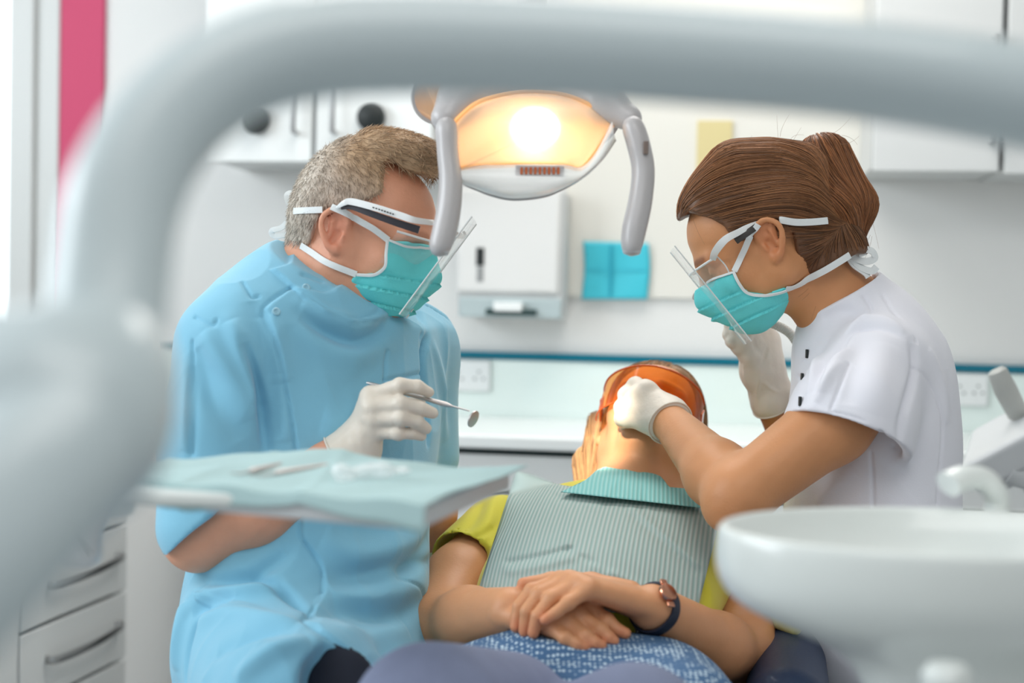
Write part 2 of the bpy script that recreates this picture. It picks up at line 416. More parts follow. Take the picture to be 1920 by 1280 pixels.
# window frame, its pane glows by itself in place of the bright sky
wr = thing('window_1', 'x', 'x', wp(wa1 - .45, 0, wz0)); del wr['label']; del wr['category']; struct(wr)
M['frame'] = mat('window_frame_paint', srgb(206, 208, 206), .4)
M['glass'] = mat('pane_glass', (1, 1, 1, 1), .0, trans=1, ior=1.02)
M['frost'] = mat('frosted_pane', (1, 1, 1, 1), .6, emit=(.86, .95, 1, 1), es=1.0)
mb = MB(); a0, a1 = A(18, 300, .03)[0], A(62, 300, .03)[0]; wbox(mb, a0, a1, wz0, 2.45, -.02, .035)
a2, a3 = A(62, 300, .02)[0], A(108, 300, .02)[0]; wbox(mb, a2 + .004, a3, wz0, 2.45, -.02, .018)
fr = mb.build('window_frame', M['frame'], wr, bevel=.004); struct(fr)
mb = MB(); wbox(mb, wa1 - .9, wa1, wz0, 2.45, -.09, -.08); struct(mb.build('pane', M['frost'], wr))
mb = MB(); wbox(mb, wa1 - .9, A(76, 640, .06)[0], wz0 - .025, wz0 + .004, 0, .09); struct(mb.build('window_sill', M['white'], wr, bevel=.004))
mb = MB(); wbox(mb, wa1 - .9, A(34, 640, .06)[0], wz0 - .045, wz0 - .026, 0, .085); struct(mb.build('trim_1', M['teal']))
# pink band on the wall
mb = MB(); wbox(mb, A(110, 100)[0], A(198, 100)[0], .9, 2.6, -.01, .012)
tag(mb.build('wall_panel', M['pink'], bevel=.002), 'bright pink upright panel on the wall next to the window', 'panel')

# upper cupboards: a unit for each door
def cupboard(x0, x1, ybot, out, label, knob=None, handle=None, cat='cupboard', m='white'):
    a0 = A(x0, ybot, out)[0]; a1 = A(x1, ybot, out)[0]; z0 = A((x0 + x1) / 2, ybot, out)[1]
    t = thing('wall_cupboard', label, cat, wp((a0 + a1) / 2, 0, z0), 'white cupboards high on the back wall')
    mb = MB(); wbox(mb, a0, a1, z0 + .006, 2.3, 0.002, out - .02); mb.build('cabinet_body', M['grey'], t, bevel=.002)
    mb = MB(); wbox(mb, a0 + .004, a1 - .004, z0, 2.298, out - .018, out); d = mb.build('door', M[m], t, bevel=.003)
    if knob:
        ka, kz = A(knob[0], knob[1], out + .02)
        mb = MB(); mb.lathe(wp(ka, -(out + .001), kz), [(0.001, 0), (.026, 0), (.032, .006), (.034, .016), (.031, .026), (.022, .031), (0.0005, .033)], 40, R=np.array([WY, (0, 0, 1), WN]))
        mb.build('knob', M['black'], d)
    if handle:
        ha, hz = A(handle[0], handle[1], out + .03)
        mb = MB(); mb.tube([wp(ha, -(out - .005), hz), wp(ha, -(out + .028), hz), wp(ha, -(out + .03), hz + .02), wp(ha, -(out + .03), hz + .2), wp(ha, -(out + .028), hz + .22), wp(ha, -(out - .005), hz + .22)], .006, 10)
        mb.build('handle', M['metal'], d)
    return t
cupboard(380, 586, 303, .30, 'white wall cupboard with a round black knob, next to the curved white arm', (478, 223), (549, 246))
cupboard(588, 812, 305, .30, 'white wall cupboard with a round black knob, behind the man\'s grey hair', (695, 219), (622, 246))
cupboard(1634, 1876, 321, .30, 'greyish wall cupboard with two pull handles, above the nurse\'s shoulder', None, (1864, 262), m='door')
cupboard(1880, 2120, 326, .30, 'wall cupboard cut off by the picture edge, right of its neighbour', None, (1990, 262), m='door')
# tall plain filler and the yellowish sheet
a0 = A(812, 400, .25)[0]
mb = MB(); wbox(mb, A(1060, 250, .05)[0], A(1618, 250, .05)[0], A(1300, 560, .05)[1], 2.4, 0, .012)
tag(mb.build('wall_panel', M['wall2'], bevel=.003), 'plain off-white sheet covering the wall behind the lamp and the nurse', 'panel')
M['cream'] = mat('cream_card', srgb(214, 200, 148), .6)
mb = MB(); wbox(mb, A(1306, 300, .02)[0], A(1372, 300, .02)[0], A(1340, 420, .02)[1], A(1340, 226, .02)[1], .013, .02)
tag(mb.build('wall_card', M['cream'], bevel=.001), 'narrow cream yellow card on the wall above the nurse\'s forehead', 'card')
# splashback, its teal top edge, worktop, base cabinets
az, bz = A(900, 662), A(1800, 692)
zt = A(1350, 676)[1]
mb = MB(); wbox(mb, A(300, 660)[0], 2.9, .84, zt - .012, .0, .014); tag(mb.build('splashback', M['gloss'], bevel=.002), 'glossy white splashback running along the wall behind the worktop', 'splashback')
mb = MB(); wbox(mb, A(300, 660)[0], 2.9, zt - .010, zt + .008, .0, .02); struct(mb.build('trim_2', M['teal']))
zc = A(1100, 822, .5)[1]
mb = MB(); wbox(mb, A(430, 860, .5)[0], 2.9, zc - .03, zc, .016, .50); tag(mb.build('worktop', M['white'], bevel=.006), 'long white worktop below the splashback, behind the patient', 'worktop')
lb = ['white base cabinet between the man and the patient\'s head', 'white base cabinet behind the patient\'s hair', 'white base cabinet behind the nurse\'s arms', 'white base cabinet behind the nurse\'s back', 'white base cabinet behind the white bowl\'s spout, at the right edge', 'white base cabinet hidden mostly by the bowl, at the far right edge']
edges = [430, 610, 790, 1130, 1480, 1775, 2200]
for i in range(6):
    a0 = A(edges[i], 900, .48)[0]; a1 = A(edges[i + 1], 900, .48)[0]
    t = thing('base_cabinet', lb[i], 'cabinet', wp((a0 + a1) / 2, -.2, 0), 'white base cabinets under the worktop')
    mb = MB(); wbox(mb, a0, a1, .10, zc - .032, .02, .455); mb.build('cabinet_body', M['dark'], t)
    z = zc - .045
    for j in range(4):
        h = .085 if j == 0 else .17
        mb = MB(); wbox(mb, a0 + .004, a1 - .004, z - h + .008, z, .457, .475); dr = mb.build('drawer', M['door'], t, bevel=.002)
        if j == 0: z -= h; continue
        mb = MB(); am = (a0 + a1) / 2; mb.tube([wp(am - .08, -.474, z - .05), wp(am - .07, -.5, z - .05), wp(am + .07, -.5, z - .05), wp(am + .08, -.474, z - .05)], .005, 8); mb.build('handle', M['metal'], dr)
        z -= h
    mb = MB(); wbox(mb, a0, a1, 0, .1, .05, .42); mb.build('plinth', M['grey'], t)
# paper towel dispenser
t = thing('paper_towel_dispenser', 'white wall dispenser with a grey lower band and a dark viewing slot', 'dispenser', W(960, 600, .1))
o_ = .13
def rect(mb, x0, y0, x1, y1, out0, out1): a0, z1 = A(x0, y0, out1); a1, z0 = A(x1, y1, out1); wbox(mb, a0, a1, z0, z1, out0, out1)
mb = MB(); rect(mb, 862, 356, 1056, 598, 0.013, o_ - .01); mb.build('housing', M['grey'], t, bevel=.008)
mb = MB(); rect(mb, 858, 352, 1048, 552, .03, o_); mb.build('cover', mat('dispenser_cover', srgb(224, 224, 222), .35), t, bevel=.01)
mb = MB(); rect(mb, 860, 556, 1052, 598, .03, o_ - .002); mb.build('outlet_band', mat('dispenser_band', srgb(176, 190, 192), .4), t, bevel=.005)
mb = MB(); rect(mb, 893, 464, 907, 498, o_ - .004, o_ + .003); mb.build('viewing_slot', M['black'], t, bevel=.001)
mb = MB(); rect(mb, 894, 500, 906, 528, o_ - .004, o_ + .002); mb.build('lower_slot', mat('slot_grey', srgb(150, 152, 152), .4), t, bevel=.001)
mb = MB(); rect(mb, 910, 578, 1005, 592, o_ - .004, o_ + .012); mb.build('paper_outlet', M['dark'], t, bevel=.003)
mb = MB(); rect(mb, 925, 566, 978, 584, o_ - .004, o_ + .02); mb.build('paper_end', M['white'], t, bevel=.003)
# turquoise leaflet on the wall
t = thing('wall_notice', 'turquoise square sheet with fold creases hanging on the wall', 'notice', W(1155, 560, .02))
M['turq'] = mat('turquoise_paper', srgb(66, 192, 210), .5); M['turqd'] = mat('turquoise_ink', srgb(36, 160, 184), .5)
g = []
for i in range(17):
    row = []
    for j in range(17):
        u, v = i / 16, j / 16; q = W(1093 + 123 * u + 3 * math.sin(v * 4), 452 + 109 * v + 4 * u * (1 - v), .016 + .006 * (abs(u - .45) + abs(v - .5)) + .002 * math.sin(7 * u + 3 * v)); row.append(q)
    g.append(row)
mb = MB(); mb.sheet(g); mb.build('paper', M['turq'], t, solid=.001)
mb = MB(); rect(mb, 1098, 505, 1212, 508, .021, .0225); rect(mb, 1144, 458, 1147, 556, .021, .0225); mb.build('crease', M['turqd'], t)  # darker strips laid along the fold lines
# sockets
def socket(x0, y0, x1, y1, label):
    t = thing('wall_socket', label, 'socket', W((x0 + x1) / 2, y1, .02), 'double sockets in the splashback')
    mb = MB(); rect(mb, x0, y0, x1, y1, .0145, .024); pl_ = mb.build('socket_plate', mat('socket_white', srgb(228, 232, 232), .3), t, bevel=.003)
    cx = (x0 + x1) / 2; cy = (y0 + y1) / 2; w_ = (x1 - x0) / 4
    for c_ in (cx - w_, cx + w_):
        mb = MB()
        for dx, dy in ((0, -7), (-8, 6), (8, 6)): rect(mb, c_ + dx - 2.4, cy + dy - 2.4, c_ + dx + 2.4, cy + dy + 2.4, .0235, .0248)
        mb.build('socket_outlet', mat('socket_hole_grey', srgb(140, 146, 146), .5), pl_)
socket(838, 674, 918, 734, 'white double wall socket beside the dental mirror, in the splashback')
socket(1782, 700, 1852, 762, 'white double wall socket behind the nurse\'s back, near the right edge')

# side drawer unit on the left, running away from the camera
Lp0 = P(38, 1190, 2.75); Lp1 = P(254, 1098, 3.22)
dl = unit(np.array([Lp1[0] - Lp0[0], Lp1[1] - Lp0[1], 0])); dn = np.array([dl[1], -dl[0], 0])   # out of the fronts, to the right
RL = np.array([dl, dn, (0, 0, 1)]); Ln = np.linalg.norm((Lp1 - Lp0)[:2]); zl = (Lp0[2] + Lp1[2]) / 2
t = thing('drawer_cabinet', 'low drawer cabinet with curved steel handles, behind the white arm', 'drawers', (Lp0[0] - .2, Lp0[1] + .2, 0))
def lp(s_, n_, z): return np.array([Lp0[0], Lp0[1], 0]) + dl * s_ + dn * n_ + np.array([0, 0, z])
mb = MB(); mb.box(lp(Ln / 2, -.26, .42), (Ln / 2 + .004, .24, .42), RL); mb.build('cabinet_body', M['dark'], t)
ph = .152
for k in range(-1, 4):
    z1 = zl + ph * (2 - k) - .004 - ph * 0; z0 = z1 - ph + .009
    if k == -1: z0, z1 = zl + ph * 2 + .003, .875
    z0 = max(z0, .02)
    if z1 < .05: continue
    mb = MB(); mb.box(lp(Ln / 2, -.01, (z0 + z1) / 2), (Ln / 2, .011, (z1 - z0) / 2), RL); dr = mb.build('drawer', M['door'], t, bevel=.002)
    if k >= 0:
        zz = z1 - .062; pts = crom([lp(Ln * .20, 0, zz - .006), lp(Ln * .22, .022, zz - .006), lp(Ln * .5, .032, zz - .004), lp(Ln * .78, .022, zz), lp(Ln * .80, 0, zz)], 6)
        mb = MB(); mb.tube(pts, .0055, 10, flat=((0, 0, 1), 1.6)); mb.build('handle', M['metal'], dr)
mb = MB(); mb.box(lp(Ln / 2 - .2, -.26, .89), (Ln / 2 + .25, .28, .014), RL); mb.build('cabinet_top', M['white'], t, bevel=.004)
mb = MB(); mb.box(lp(-.42, -.01, .44), (.41, .011, .43), RL); mb.box(lp(-.42, -.26, .44), (.41, .24, .43), RL); mb.build('side_panel', M['door'], t, bevel=.002)
mb = MB(); mb.box(lp(Ln + .022, -.02, .435), (.010, .02, .435), RL); mb.build('corner_post', M['unitgrey'], t, bevel=.002)
mb = MB(); q0 = P(268, 1100, 3.2); q1 = P(366, 1100, 3.3); ql = unit(((q1 - q0) * (1, 1, 0))); mb.box((q0 + q1) / 2 * (1, 1, 0) + np.array([0, .02, .41]), (np.linalg.norm((q1 - q0)[:2]) / 2 + .3, .01, .41), np.array([ql, np.cross((0, 0, 1), ql), (0, 0, 1)]))
tag(mb.build('end_panel', mat('pale_panel', srgb(248, 248, 246), .5), bevel=.002), 'plain grey cabinet panel standing right of the drawers', 'panel')

# ------------------------------------------------------------------ dental unit in the foreground
def tubepath(pts, n=10):
    a = crom([P(*q[:3]) for q in pts], n); r = crom([(q[3] * q[2] / F, 0, 0) for q in pts], n)[:, 0]; return a, r
M['arm'] = mat('arm_enamel', srgb(190, 202, 205), .3, coat=.4)
t = thing('dental_unit_arm', 'thick white curved arm sweeping across the top and left foreground', 'dental arm', P(180, 760, .64))
mb = MB(); a_, r_ = tubepath([(4200, 620, 1.0, 96), (3200, 470, .92, 96), (2300, 300, .84, 96), (2080, 222, .82, 98), (1900, 176, .81, 98), (1600, 130, .80, 93), (1300, 104, .79, 93), (1000, 86, .78, 94), (740, 80, .765, 97), (560, 94, .75, 98), (415, 148, .735, 99), (300, 248, .72, 104), (232, 375, .705, 110), (207, 520, .69, 112), (195, 650, .675, 116), (188, 760, .66, 120)])
mb.tube(a_, r_, 40); mb.build('upper_tube', M['arm'], t)
J = Sh(); J.el(P(120, 770, .64), (.046, .04, .044), k=.02); J.rc(P(190, 690, .66), P(110, 800, .63), .03, .04, k=.03); J.rc(P(110, 790, .64), P(-60, 720, .64), .036, .034, k=.02)
sculpt('elbow_joint', J, .003, M['arm'], t)
mb = MB(); a_, r_ = tubepath([(150, 800, .62, 150), (60, 900, .60, 160), (-60, 1040, .58, 165), (-260, 1260, .56, 170)]); mb.tube(a_, r_, 40); mb.build('lower_tube', M['arm'], t)

# instrument tray
def at_z(px, py, z): o = np.array([0, 0, 1.15]); v = P(px, py, 1) - o; return o + v * ((z - 1.15) / v[2])
t = thing('instrument_tray', 'white bracket tray in front of the man, draped with pale teal paper', 'tray', P(560, 950, 1.4))
ZT = .972
FL, FR_, BR, BL = at_z(248, 905, ZT), at_z(792, 950, ZT), at_z(962, 880, ZT), at_z(330, 868, ZT)
mb = MB(); n0 = len(mb.v)
ins_ = lambda q: q
top = [FL, FR_, BR, BL]; cen = sum(top) / 4
q = [cen + (p - cen) * .985 for p in top]
mb.add([p + np.array([0, 0, -.001]) for p in q] + [p + np.array([0, 0, -.021]) for p in q], [(0, 1, 2, 3), (7, 6, 5, 4), (0, 4, 5, 1), (1, 5, 6, 2), (2, 6, 7, 3), (3, 7, 4, 0)])
mb.build('tray_plate', M['unitgrey'], t, bevel=.004)
body = [at_z(172, 936, .964), at_z(620, 961, .958), at_z(850, 955, .958), at_z(880, 918, .958), at_z(300, 900, .962)]
body = [at_z(165, 945, .957), at_z(600, 957, .957), at_z(800, 956, .957), at_z(900, 905, .957), at_z(280, 895, .957)]
mb = MB(); mb.add([p + np.array([0, 0, .0]) for p in body] + [p + np.array([0, 0, -.012]) for p in body][:0] + [p + np.array([0, 0, .013]) for p in body], [(0, 1, 2, 3, 4), (9, 8, 7, 6, 5), (0, 5, 6, 1), (1, 6, 7, 2), (2, 7, 8, 3), (3, 8, 9, 4), (4, 9, 5, 0)])
mb.build('tray_body', M['unit'], t, bevel=.005, seg=4)
mb = MB(); pts = crom([at_z(240, 935, .955), P(170, 940, 1.3), P(60, 900, 1.15), P(-60, 800, .95), P(-60, 720, .64)], 10); mb.tube(pts, .016, 20); mb.build('support_bracket', M['unit'], t)
GH = Sh(); GH.bx(P(150, 1010, 1.3), (.018, .02, .026), rd=.012, k=.01); GH.rc(P(150, 985, 1.3), P(200, 945, 1.31), .014, .01, k=.015); sculpt('grip', GH, .002, M['unitgrey'], t)
mb = MB(); mb.tube([P(146, 1002, 1.277), P(172, 1040, 1.277)], .0007, 6); mb.build('grip_seam', M['dark'], t)
# paper cover
M['paper'] = mat('pale_teal_paper', srgb(168, 196, 197), .75, var=.03, vscale=5, bump=.1, bscale=400)
g = []; NU, NV = 90, 60
for i in range(NU + 1):
    row = []
    for j in range(-4, NV + 3):
        u = i / NU; v = min(max(j / NV, 0), 1)
        ue = -.02 + 1.03 * u
        p = (FL + (FR_ - FL) * ue) * (1 - v) + (BL + (BR - BL) * (ue + (.035 * v if u > .9 else 0))) * v
        z = .002 + .0022 * math.sin(u * 9 + v * 3) * (.3 + v) + .0015 * math.sin(u * 23 - v * 9) + .014 * v * math.exp(-((u - .35) / .28) ** 2) + .004 * v * math.exp(-((u - .93) / .1) ** 2)
        for (c0, c1) in (((.18, 0), (.3, 1)), ((.6, 0), (.5, 1)), ((.8, .4), (1, .6))): 
            e = abs((u - c0[0]) * (c1[1] - c0[1]) - (v - c0[1]) * (c1[0] - c0[0])); z += .0016 * math.exp(-(e / .02) ** 2)
        z = max(z, .001)
        if j < 0: z += j * .0052 * (.8 + .3 * math.sin(u * 8)); p = p + (FL - BL) * (.004 * -j)
        row.append(p + np.array([0, 0, z]))
    g.append(row)
mb = MB(); mb.sheet(g); o = mb.build('paper_cover', M['paper'], t, solid=.0007)
# things on the tray
M['steel'] = mat('instrument_steel', srgb(206, 200, 198), .38, 1)
def tool(p0, p1, label):
    a = at_z(p0[0], p0[1], ZT + .0078); b = at_z(p1[0], p1[1], ZT + .0078); d_ = unit(b - a)
    th = thing('dental_probe', label, 'dental instrument', a, 'steel instruments lying on the paper')
    mb = MB(); L = np.linalg.norm(b - a); mb.tube([a + d_ * L * s for s in (0, .04, .1, .9, .96, 1)], [.0018, .0032, .0036, .0036, .003, .0015], 12); mb.build('grip_rod', M['steel'], th)
    mb = MB(); mb.tube([a, a - d_ * .02, a - d_ * .03 + np.array([0, 0, .002]), a - d_ * .036 + np.array([0, 0, .003])], [.0013, .001, .0007, .0004], 8); mb.build('probe_tip', M['steel'], th)
tool((468, 884), (532, 871), 'steel instrument on the tray paper, farther left and partly in the crease')
tool((515, 888), (619, 873), 'longer steel instrument on the tray paper, pointing at the crumpled plastic pouch')
M['film'] = clear_mat('crumpled_clear_film', .3, .8, rough=.12, power=1)
FB = Sh(); 
rs = np.random.RandomState(3)
c0 = at_z(690, 893, ZT + .008)
for i in range(16):
    u = rs.rand() - .5; FB.el(c0 + np.array([u * .058, (rs.rand() - .5) * .03, .002 + .004 * rs.rand()]), (.006 + .008 * rs.rand(), .006 + .006 * rs.rand(), .003 + .006 * rs.rand()), k=.002)
tag(sculpt('plastic_pouch', FB, .0012, M['film'], disp=lambda x, n: .0007 * fnoise(x, 900, 4)), 'small crumpled clear plastic pouch shining on the tray paper', 'pouch')

# spittoon
t = thing('spittoon', 'large oval white basin with a curved filling spout in the right foreground', 'basin', P(1800, 1270, 1.16))
c = at_z(1800, 993, .962); RX, RY = .205, .135
prof = [(.0, -.055), (.3, -.054), (.6, -.046), (.82, -.030), (.92, -.012), (.95, -.002), (.975, .001), (.995, -.002), (1.005, -.010), (1.01, -.028), (1.0, -.046), (.94, -.062), (.82, -.076), (.65, -.090), (.48, -.105), (.38, -.13), (.34, -.17), (.33, -.24), (.33, -.3)]
mb = MB(); mb.lathe(c, [(max(r, .0005), z) for r, z in prof], 96, sx=RX, sy=RY); mb.build('basin', M['unit'], t, sub=1, auto=False)
mb = MB(); s0 = at_z(1868, 966, .955); sp = [s0 + np.array([0, 0, -.02]), s0, s0 + np.array([.0, 0, .016]), P(1858, 912, s0[1]), P(1838, 897, s0[1]), P(1805, 896, s0[1] - .005), P(1778, 908, s0[1] - .012)]
mb.tube(crom(sp, 8), .0115, 24, flat=((0, 1, 0), 1.3)); mb.build('spout', M['unit'], t)
mb = MB(); mb.lathe(s0 + np.array([0, 0, -.012]), [(.02, -.004), (.022, 0), (.018, .006), (.013, .009)], 32); mb.build('spout_collar', M['unitgrey'], t)
mb = MB(); mb.lathe(c + np.array([.0, 0, -.052]), [(.0005, .002), (.014, .002), (.017, 0), (.018, -.003)], 32); mb.build('drain', M['metal'], t)
CB = Sh(); CB.bx(c + np.array([.10, .02, -.36]), (.16, .11, .17), rd=.04); sculpt('column_housing', CB, .005, M['unit'], t)
mb = MB(); mb.lathe(P(1775, 1300, 1.02), [(.0005, .022), (.013, .021), (.018, .014), (.017, 0), (.015, -.02)], 32); mb.build('cup_holder', M['unit'], t)

# operating lamp
L0 = P(1000, 250, 1.76)
M['lampgrey'] = mat('lamp_plastic', srgb(186, 182, 182), .35, coat=.2)
M['refl'] = mat('lamp_reflector', srgb(236, 208, 180), .35, emit=srgb(255, 196, 134), es=.34)
M['bulb'] = mat('lamp_bulb', (1, 1, 1, 1), .5, emit=(1, .90, .66, 1), es=7)
M['rim'] = mat('lamp_rim', srgb(255, 190, 120), .4, emit=srgb(255, 180, 110), es=.35)
M['clear'] = clear_mat('clear_shield', .05, .5)
t = thing('operating_lamp', 'lit dental operating lamp with two grey handles hanging above the patient', 'lamp', L0)
out_l = [(839, 264), (845, 240), (870, 212), (900, 191), (950, 178), (1000, 174), (1060, 180), (1110, 200), (1148, 226), (1133, 258), (1113, 290), (1089, 315), (1059, 311), (1000, 308), (927, 310), (871, 314), (849, 320), (841, 300)]
dl_ = 1.74
ol = crom([P(x, y, dl_ + .0004 * (x - 840) * .2) for x, y in out_l], 5, closed=True)
cen = ol.mean(0); back = unit(P(1000, 250, 2.2) - cen + np.array([0, 0, .12]))
mb = MB(); rings = [(1, 0), (.97, .012), (.9, .03), (.75, .048), (.5, .062), (.25, .068), (.05, .07)]
v = []; n = len(ol)
for s_, dd in rings: v += [cen + (p - cen) * s_ + back * dd for p in ol]
mb.add(v, [(i * n + j, i * n + (j + 1) % n, (i + 1) * n + (j + 1) % n, (i + 1) * n + j) for i in range(len(rings) - 1) for j in range(n)] + [tuple((len(rings) - 1) * n + j for j in range(n))])
mb.build('reflector', M['refl'], t, auto=False)
mb = MB(); mb.tube(list(ol) + [ol[0]], .0032, 10, cap=False); mb.build('reflector_rim', M['rim'], t)
BB = Sh(); bc = P(1004, 240, 1.765); BB.el(bc, (.029, .012, .024)); sculpt('bulb', BB, .003, M['bulb'], t)
M['frosted'] = mat('frosted_lamp_glass', (1, .985, .96, 1), .48, trans=1, ior=1.32)  # frosted sheet added to blur the hard bulb into a soft glow
mb = MB(); rg = [(1, .001), (.9, .006), (.7, .010), (.4, .012), (.08, .013)]; v = []
for s_, dd in rg: v += [cen + (p - cen) * s_ - back * dd for p in ol]
mb.add(v, [(i * n + j, i * n + (j + 1) % n, (i + 1) * n + (j + 1) % n, (i + 1) * n + j) for i in range(len(rg) - 1) for j in range(n)] + [tuple((len(rg) - 1) * n + j for j in range(n))])
mb.build('frosted_glass', M['frosted'], t, auto=False, solid=.002)
# clear front cover, bulging below the rim
lo_ = [(849, 322), (866, 340), (890, 352), (925, 365), (965, 372), (1021, 366), (1060, 350), (1096, 328), (1130, 296), (1156, 258)]
up_ = [(850, 318), (875, 313), (905, 310), (935, 310), (975, 309), (1020, 309), (1060, 310), (1090, 314), (1117, 288), (1148, 228)]
LC = crom([P(x, y, 1.75) for x, y in lo_], 5); UC = crom([P(x, y, 1.74) for x, y in up_], 5)
g = [[UC[i] * (1 - s_) + LC[i] * s_ + (-back) * .022 * math.sin(s_ * math.pi) + np.array([0, .02 * s_, 0]) for s_ in np.linspace(0, 1, 9)] for i in range(len(UC))]
M['haze'] = clear_mat('clear_cover', .28, .85, rough=.12, power=1.4)
mb = MB(); mb.sheet(g); mb.build('clear_cover', M['haze'], t, solid=.0015, auto=False)
mb = MB(); mb.tube(LC + np.array([0, .02, 0]), .0016, 8); mb.build('cover_edge', M['lampgrey'], t)
VG = MB(); 
for k in range(9): VG.box(P(978 + k * 8.6, 320, 1.733), (.0016, .002, .0042), None)
VG.build('vent_slots', mat('vent_orange', srgb(190, 96, 50), .5), t)
mb = MB(); mb.box(P(1012, 320, 1.738), (.030, .002, .007)); mb.build('vent_plate', M['lampgrey'], t, bevel=.002)
# back housing and brackets
HB = Sh(); HB.el(P(1000, 215, 1.86), (.115, .05, .062)); HB.rc(P(838, 222, 1.76), P(872, 180, 1.78), .020, .026, k=.03); HB.rc(P(872, 180, 1.78), P(960, 150, 1.84), .026, .03, k=.03)
HB.rc(P(1040, 150, 1.84), P(1130, 190, 1.78), .03, .022, k=.03); HB.rc(P(1130, 195, 1.78), P(1180, 222, 1.76), .018, .016, k=.03); HB.rc(P(1000, 190, 1.86), P(1000, 60, 1.9), .03, .028, k=.03)
sculpt('lamp_housing', HB, .003, M['lampgrey'], t)
mb = MB(); mb.tube(crom([P(1000, 80, 1.9), P(1000, -20, 1.9), P(1040, -140, 1.9), P(1300, -260, 1.9), P(1700, -300, 1.9)], 10), .02, 24); mb.build('lamp_arm', M['lampgrey'], t)
def handle(path, nm):
    S = Sh(); pts = crom([P(x, y, d) for x, y, d, r in path], 6); rr = crom([(r * d / F, 0, 0) for x, y, d, r in path], 6)[:, 0]
    for i in range(len(pts) - 1): S.rf(pts[i], pts[i + 1], rr[i], rr[i + 1], (0, 1, 0), 1.25, k=.006)
    return sculpt(nm, S, .0018, M['lampgrey'], t)
h1 = handle([(838, 238, 1.745, 19), (840, 290, 1.74, 17), (845, 340, 1.735, 18), (842, 390, 1.73, 19), (832, 440, 1.725, 19), (824, 464, 1.722, 15)], 'handle')
mb = MB(); mb.tube([P(831, 446, 1.725), P(823, 474, 1.722)], [.0135, .0115], 20, flat=((0, 1, 0), 1.2)); mb.build('handle_cap', M['unitgrey'], h1, bevel=.002)
h2 = handle([(1186, 235, 1.745, 17), (1197, 270, 1.742, 18), (1206, 320, 1.74, 18), (1200, 380, 1.735, 19), (1189, 430, 1.73, 19), (1184, 464, 1.728, 15)], 'handle')
mb = MB(); mb.tube([P(1186, 448, 1.73), P(1184, 476, 1.728)], [.0135, .0105], 20, flat=((0, 1, 0), 1.2)); mb.build('handle_cap', M['unitgrey'], h2, bevel=.002)
mb = MB(); mb.box(P(1211, 277, 1.722), (.003, .003, .008), None); mb.build('handle_slot', mat('slot_brown', srgb(120, 104, 96), .5), h2, bevel=.001)
# the small side reflector on the left of the lamp
mb = MB(); dc = P(822, 182, 1.80); ax = unit(P(822, 182, 1.6) - P(790, 150, 1.9)); Rr = np.array([unit(np.cross((0, 0, 1), ax)), np.cross(ax, unit(np.cross((0, 0, 1), ax))), ax])
mb.lathe(dc, [(.0005, -.012), (.018, -.010), (.028, -.002), (.031, .006)], 40, R=Rr); sr = mb.build('side_reflector', M['refl'], t)
mb = MB(); mb.lathe(dc, [(.0305, .006), (.034, .007), (.035, .0), (.030, -.012), (.016, -.02), (.0005, -.022)], 40, R=Rr); mb.build('side_reflector_shell', M['lampgrey'], t)
# the lamp's own light
l = bpy.data.lights.new('lamp_beam', 'SPOT'); l.energy = 52; l.color = (1, .87, .68); l.spot_size = math.radians(17); l.spot_blend = .7; l.shadow_soft_size = .025
lo = bpy.data.objects.new('lamp_beam', l); C.objects.link(lo); lpos = P(990, 392, 1.75); lo.location = lpos
lo.rotation_euler = (Vector(P(1122, 828, 2.2)) - Vector(lpos)).to_track_quat('-Z', 'Y').to_euler()
l = bpy.data.lights.new('lamp_glow', 'POINT'); l.energy = .02; l.color = (1, .75, .45); l.shadow_soft_size = .02
lo = bpy.data.objects.new('lamp_glow', l); C.objects.link(lo); lo.location = P(1004, 250, 1.735)

# assistant's unit at the right edge
t = thing('assistant_unit', 'slanted white instrument holder with a grey handpiece at the right edge', 'dental unit', P(1900, 880, 2.5))
ua = unit(P(1920, 762, 2.5) - P(1828, 812, 2.55)); 
mb = MB(); c_ = P(1905, 825, 2.5); up_v = unit(np.cross(ua, (0, 1, 0))); up_v = up_v if up_v[2] > 0 else -up_v
RR = np.array([ua, unit(np.cross(up_v, ua)), up_v]); mb.box(c_ + ua * .06, (.145, .09, .03), RR); mb.build('housing', M['unitgrey'], t, bevel=.012, seg=4)
mb = MB(); mb.box(c_ + ua * .065 - up_v * .04, (.13, .08, .007), RR); mb.build('lower_shell', M['unitgrey'], t, bevel=.004)
mb = MB(); mb.tube([P(1868, 692, 2.48), P(1870, 696, 2.48), P(1885, 730, 2.48), P(1908, 775, 2.5)], [.012, .017, .02, .018], 20); mb.build('handpiece', mat('handpiece_grey', srgb(178, 180, 176), .4), t)
mb = MB(); mb.tube([P(1890, 880, 2.45), P(1940, 900, 2.45), P(1990, 1000, 2.45), P(2000, 1300, 2.45)], .025, 20); mb.build('stand_tube', M['unitgrey'], t)

# ------------------------------------------------------------------ anatomy
M['skin_man'] = mat('skin_tanned', srgb(222, 160, 130), .5, sss=.12, var=.07, vscale=28, bump=.25, bscale=240, vcol=True)
M['skin_nurse'] = mat('skin_brown', srgb(208, 146, 100), .48, sss=.12, var=.05, vscale=24, bump=.15, bscale=240, vcol=True)
M['skin_patient'] = mat('skin_light', srgb(212, 152, 110), .48, sss=.14, var=.05, vscale=24, bump=.15, bscale=240, vcol=True)
M['glove'] = mat('latex_glove', srgb(226, 216, 202), .42, sss=.05, var=.03, vscale=40, bump=.25, bscale=160)
M['mask'] = mat('mask_fabric', srgb(108, 222, 224), .8, var=.03, vscale=30, bump=.25, bscale=500)
M['strap'] = mat('mask_tie', srgb(232, 236, 236), .7, bump=.2, bscale=300)
M['gframe'] = mat('glasses_plastic', srgb(236, 238, 238), .25, coat=.3)
M['lens'] = clear_mat('clear_lens', .10, .6)
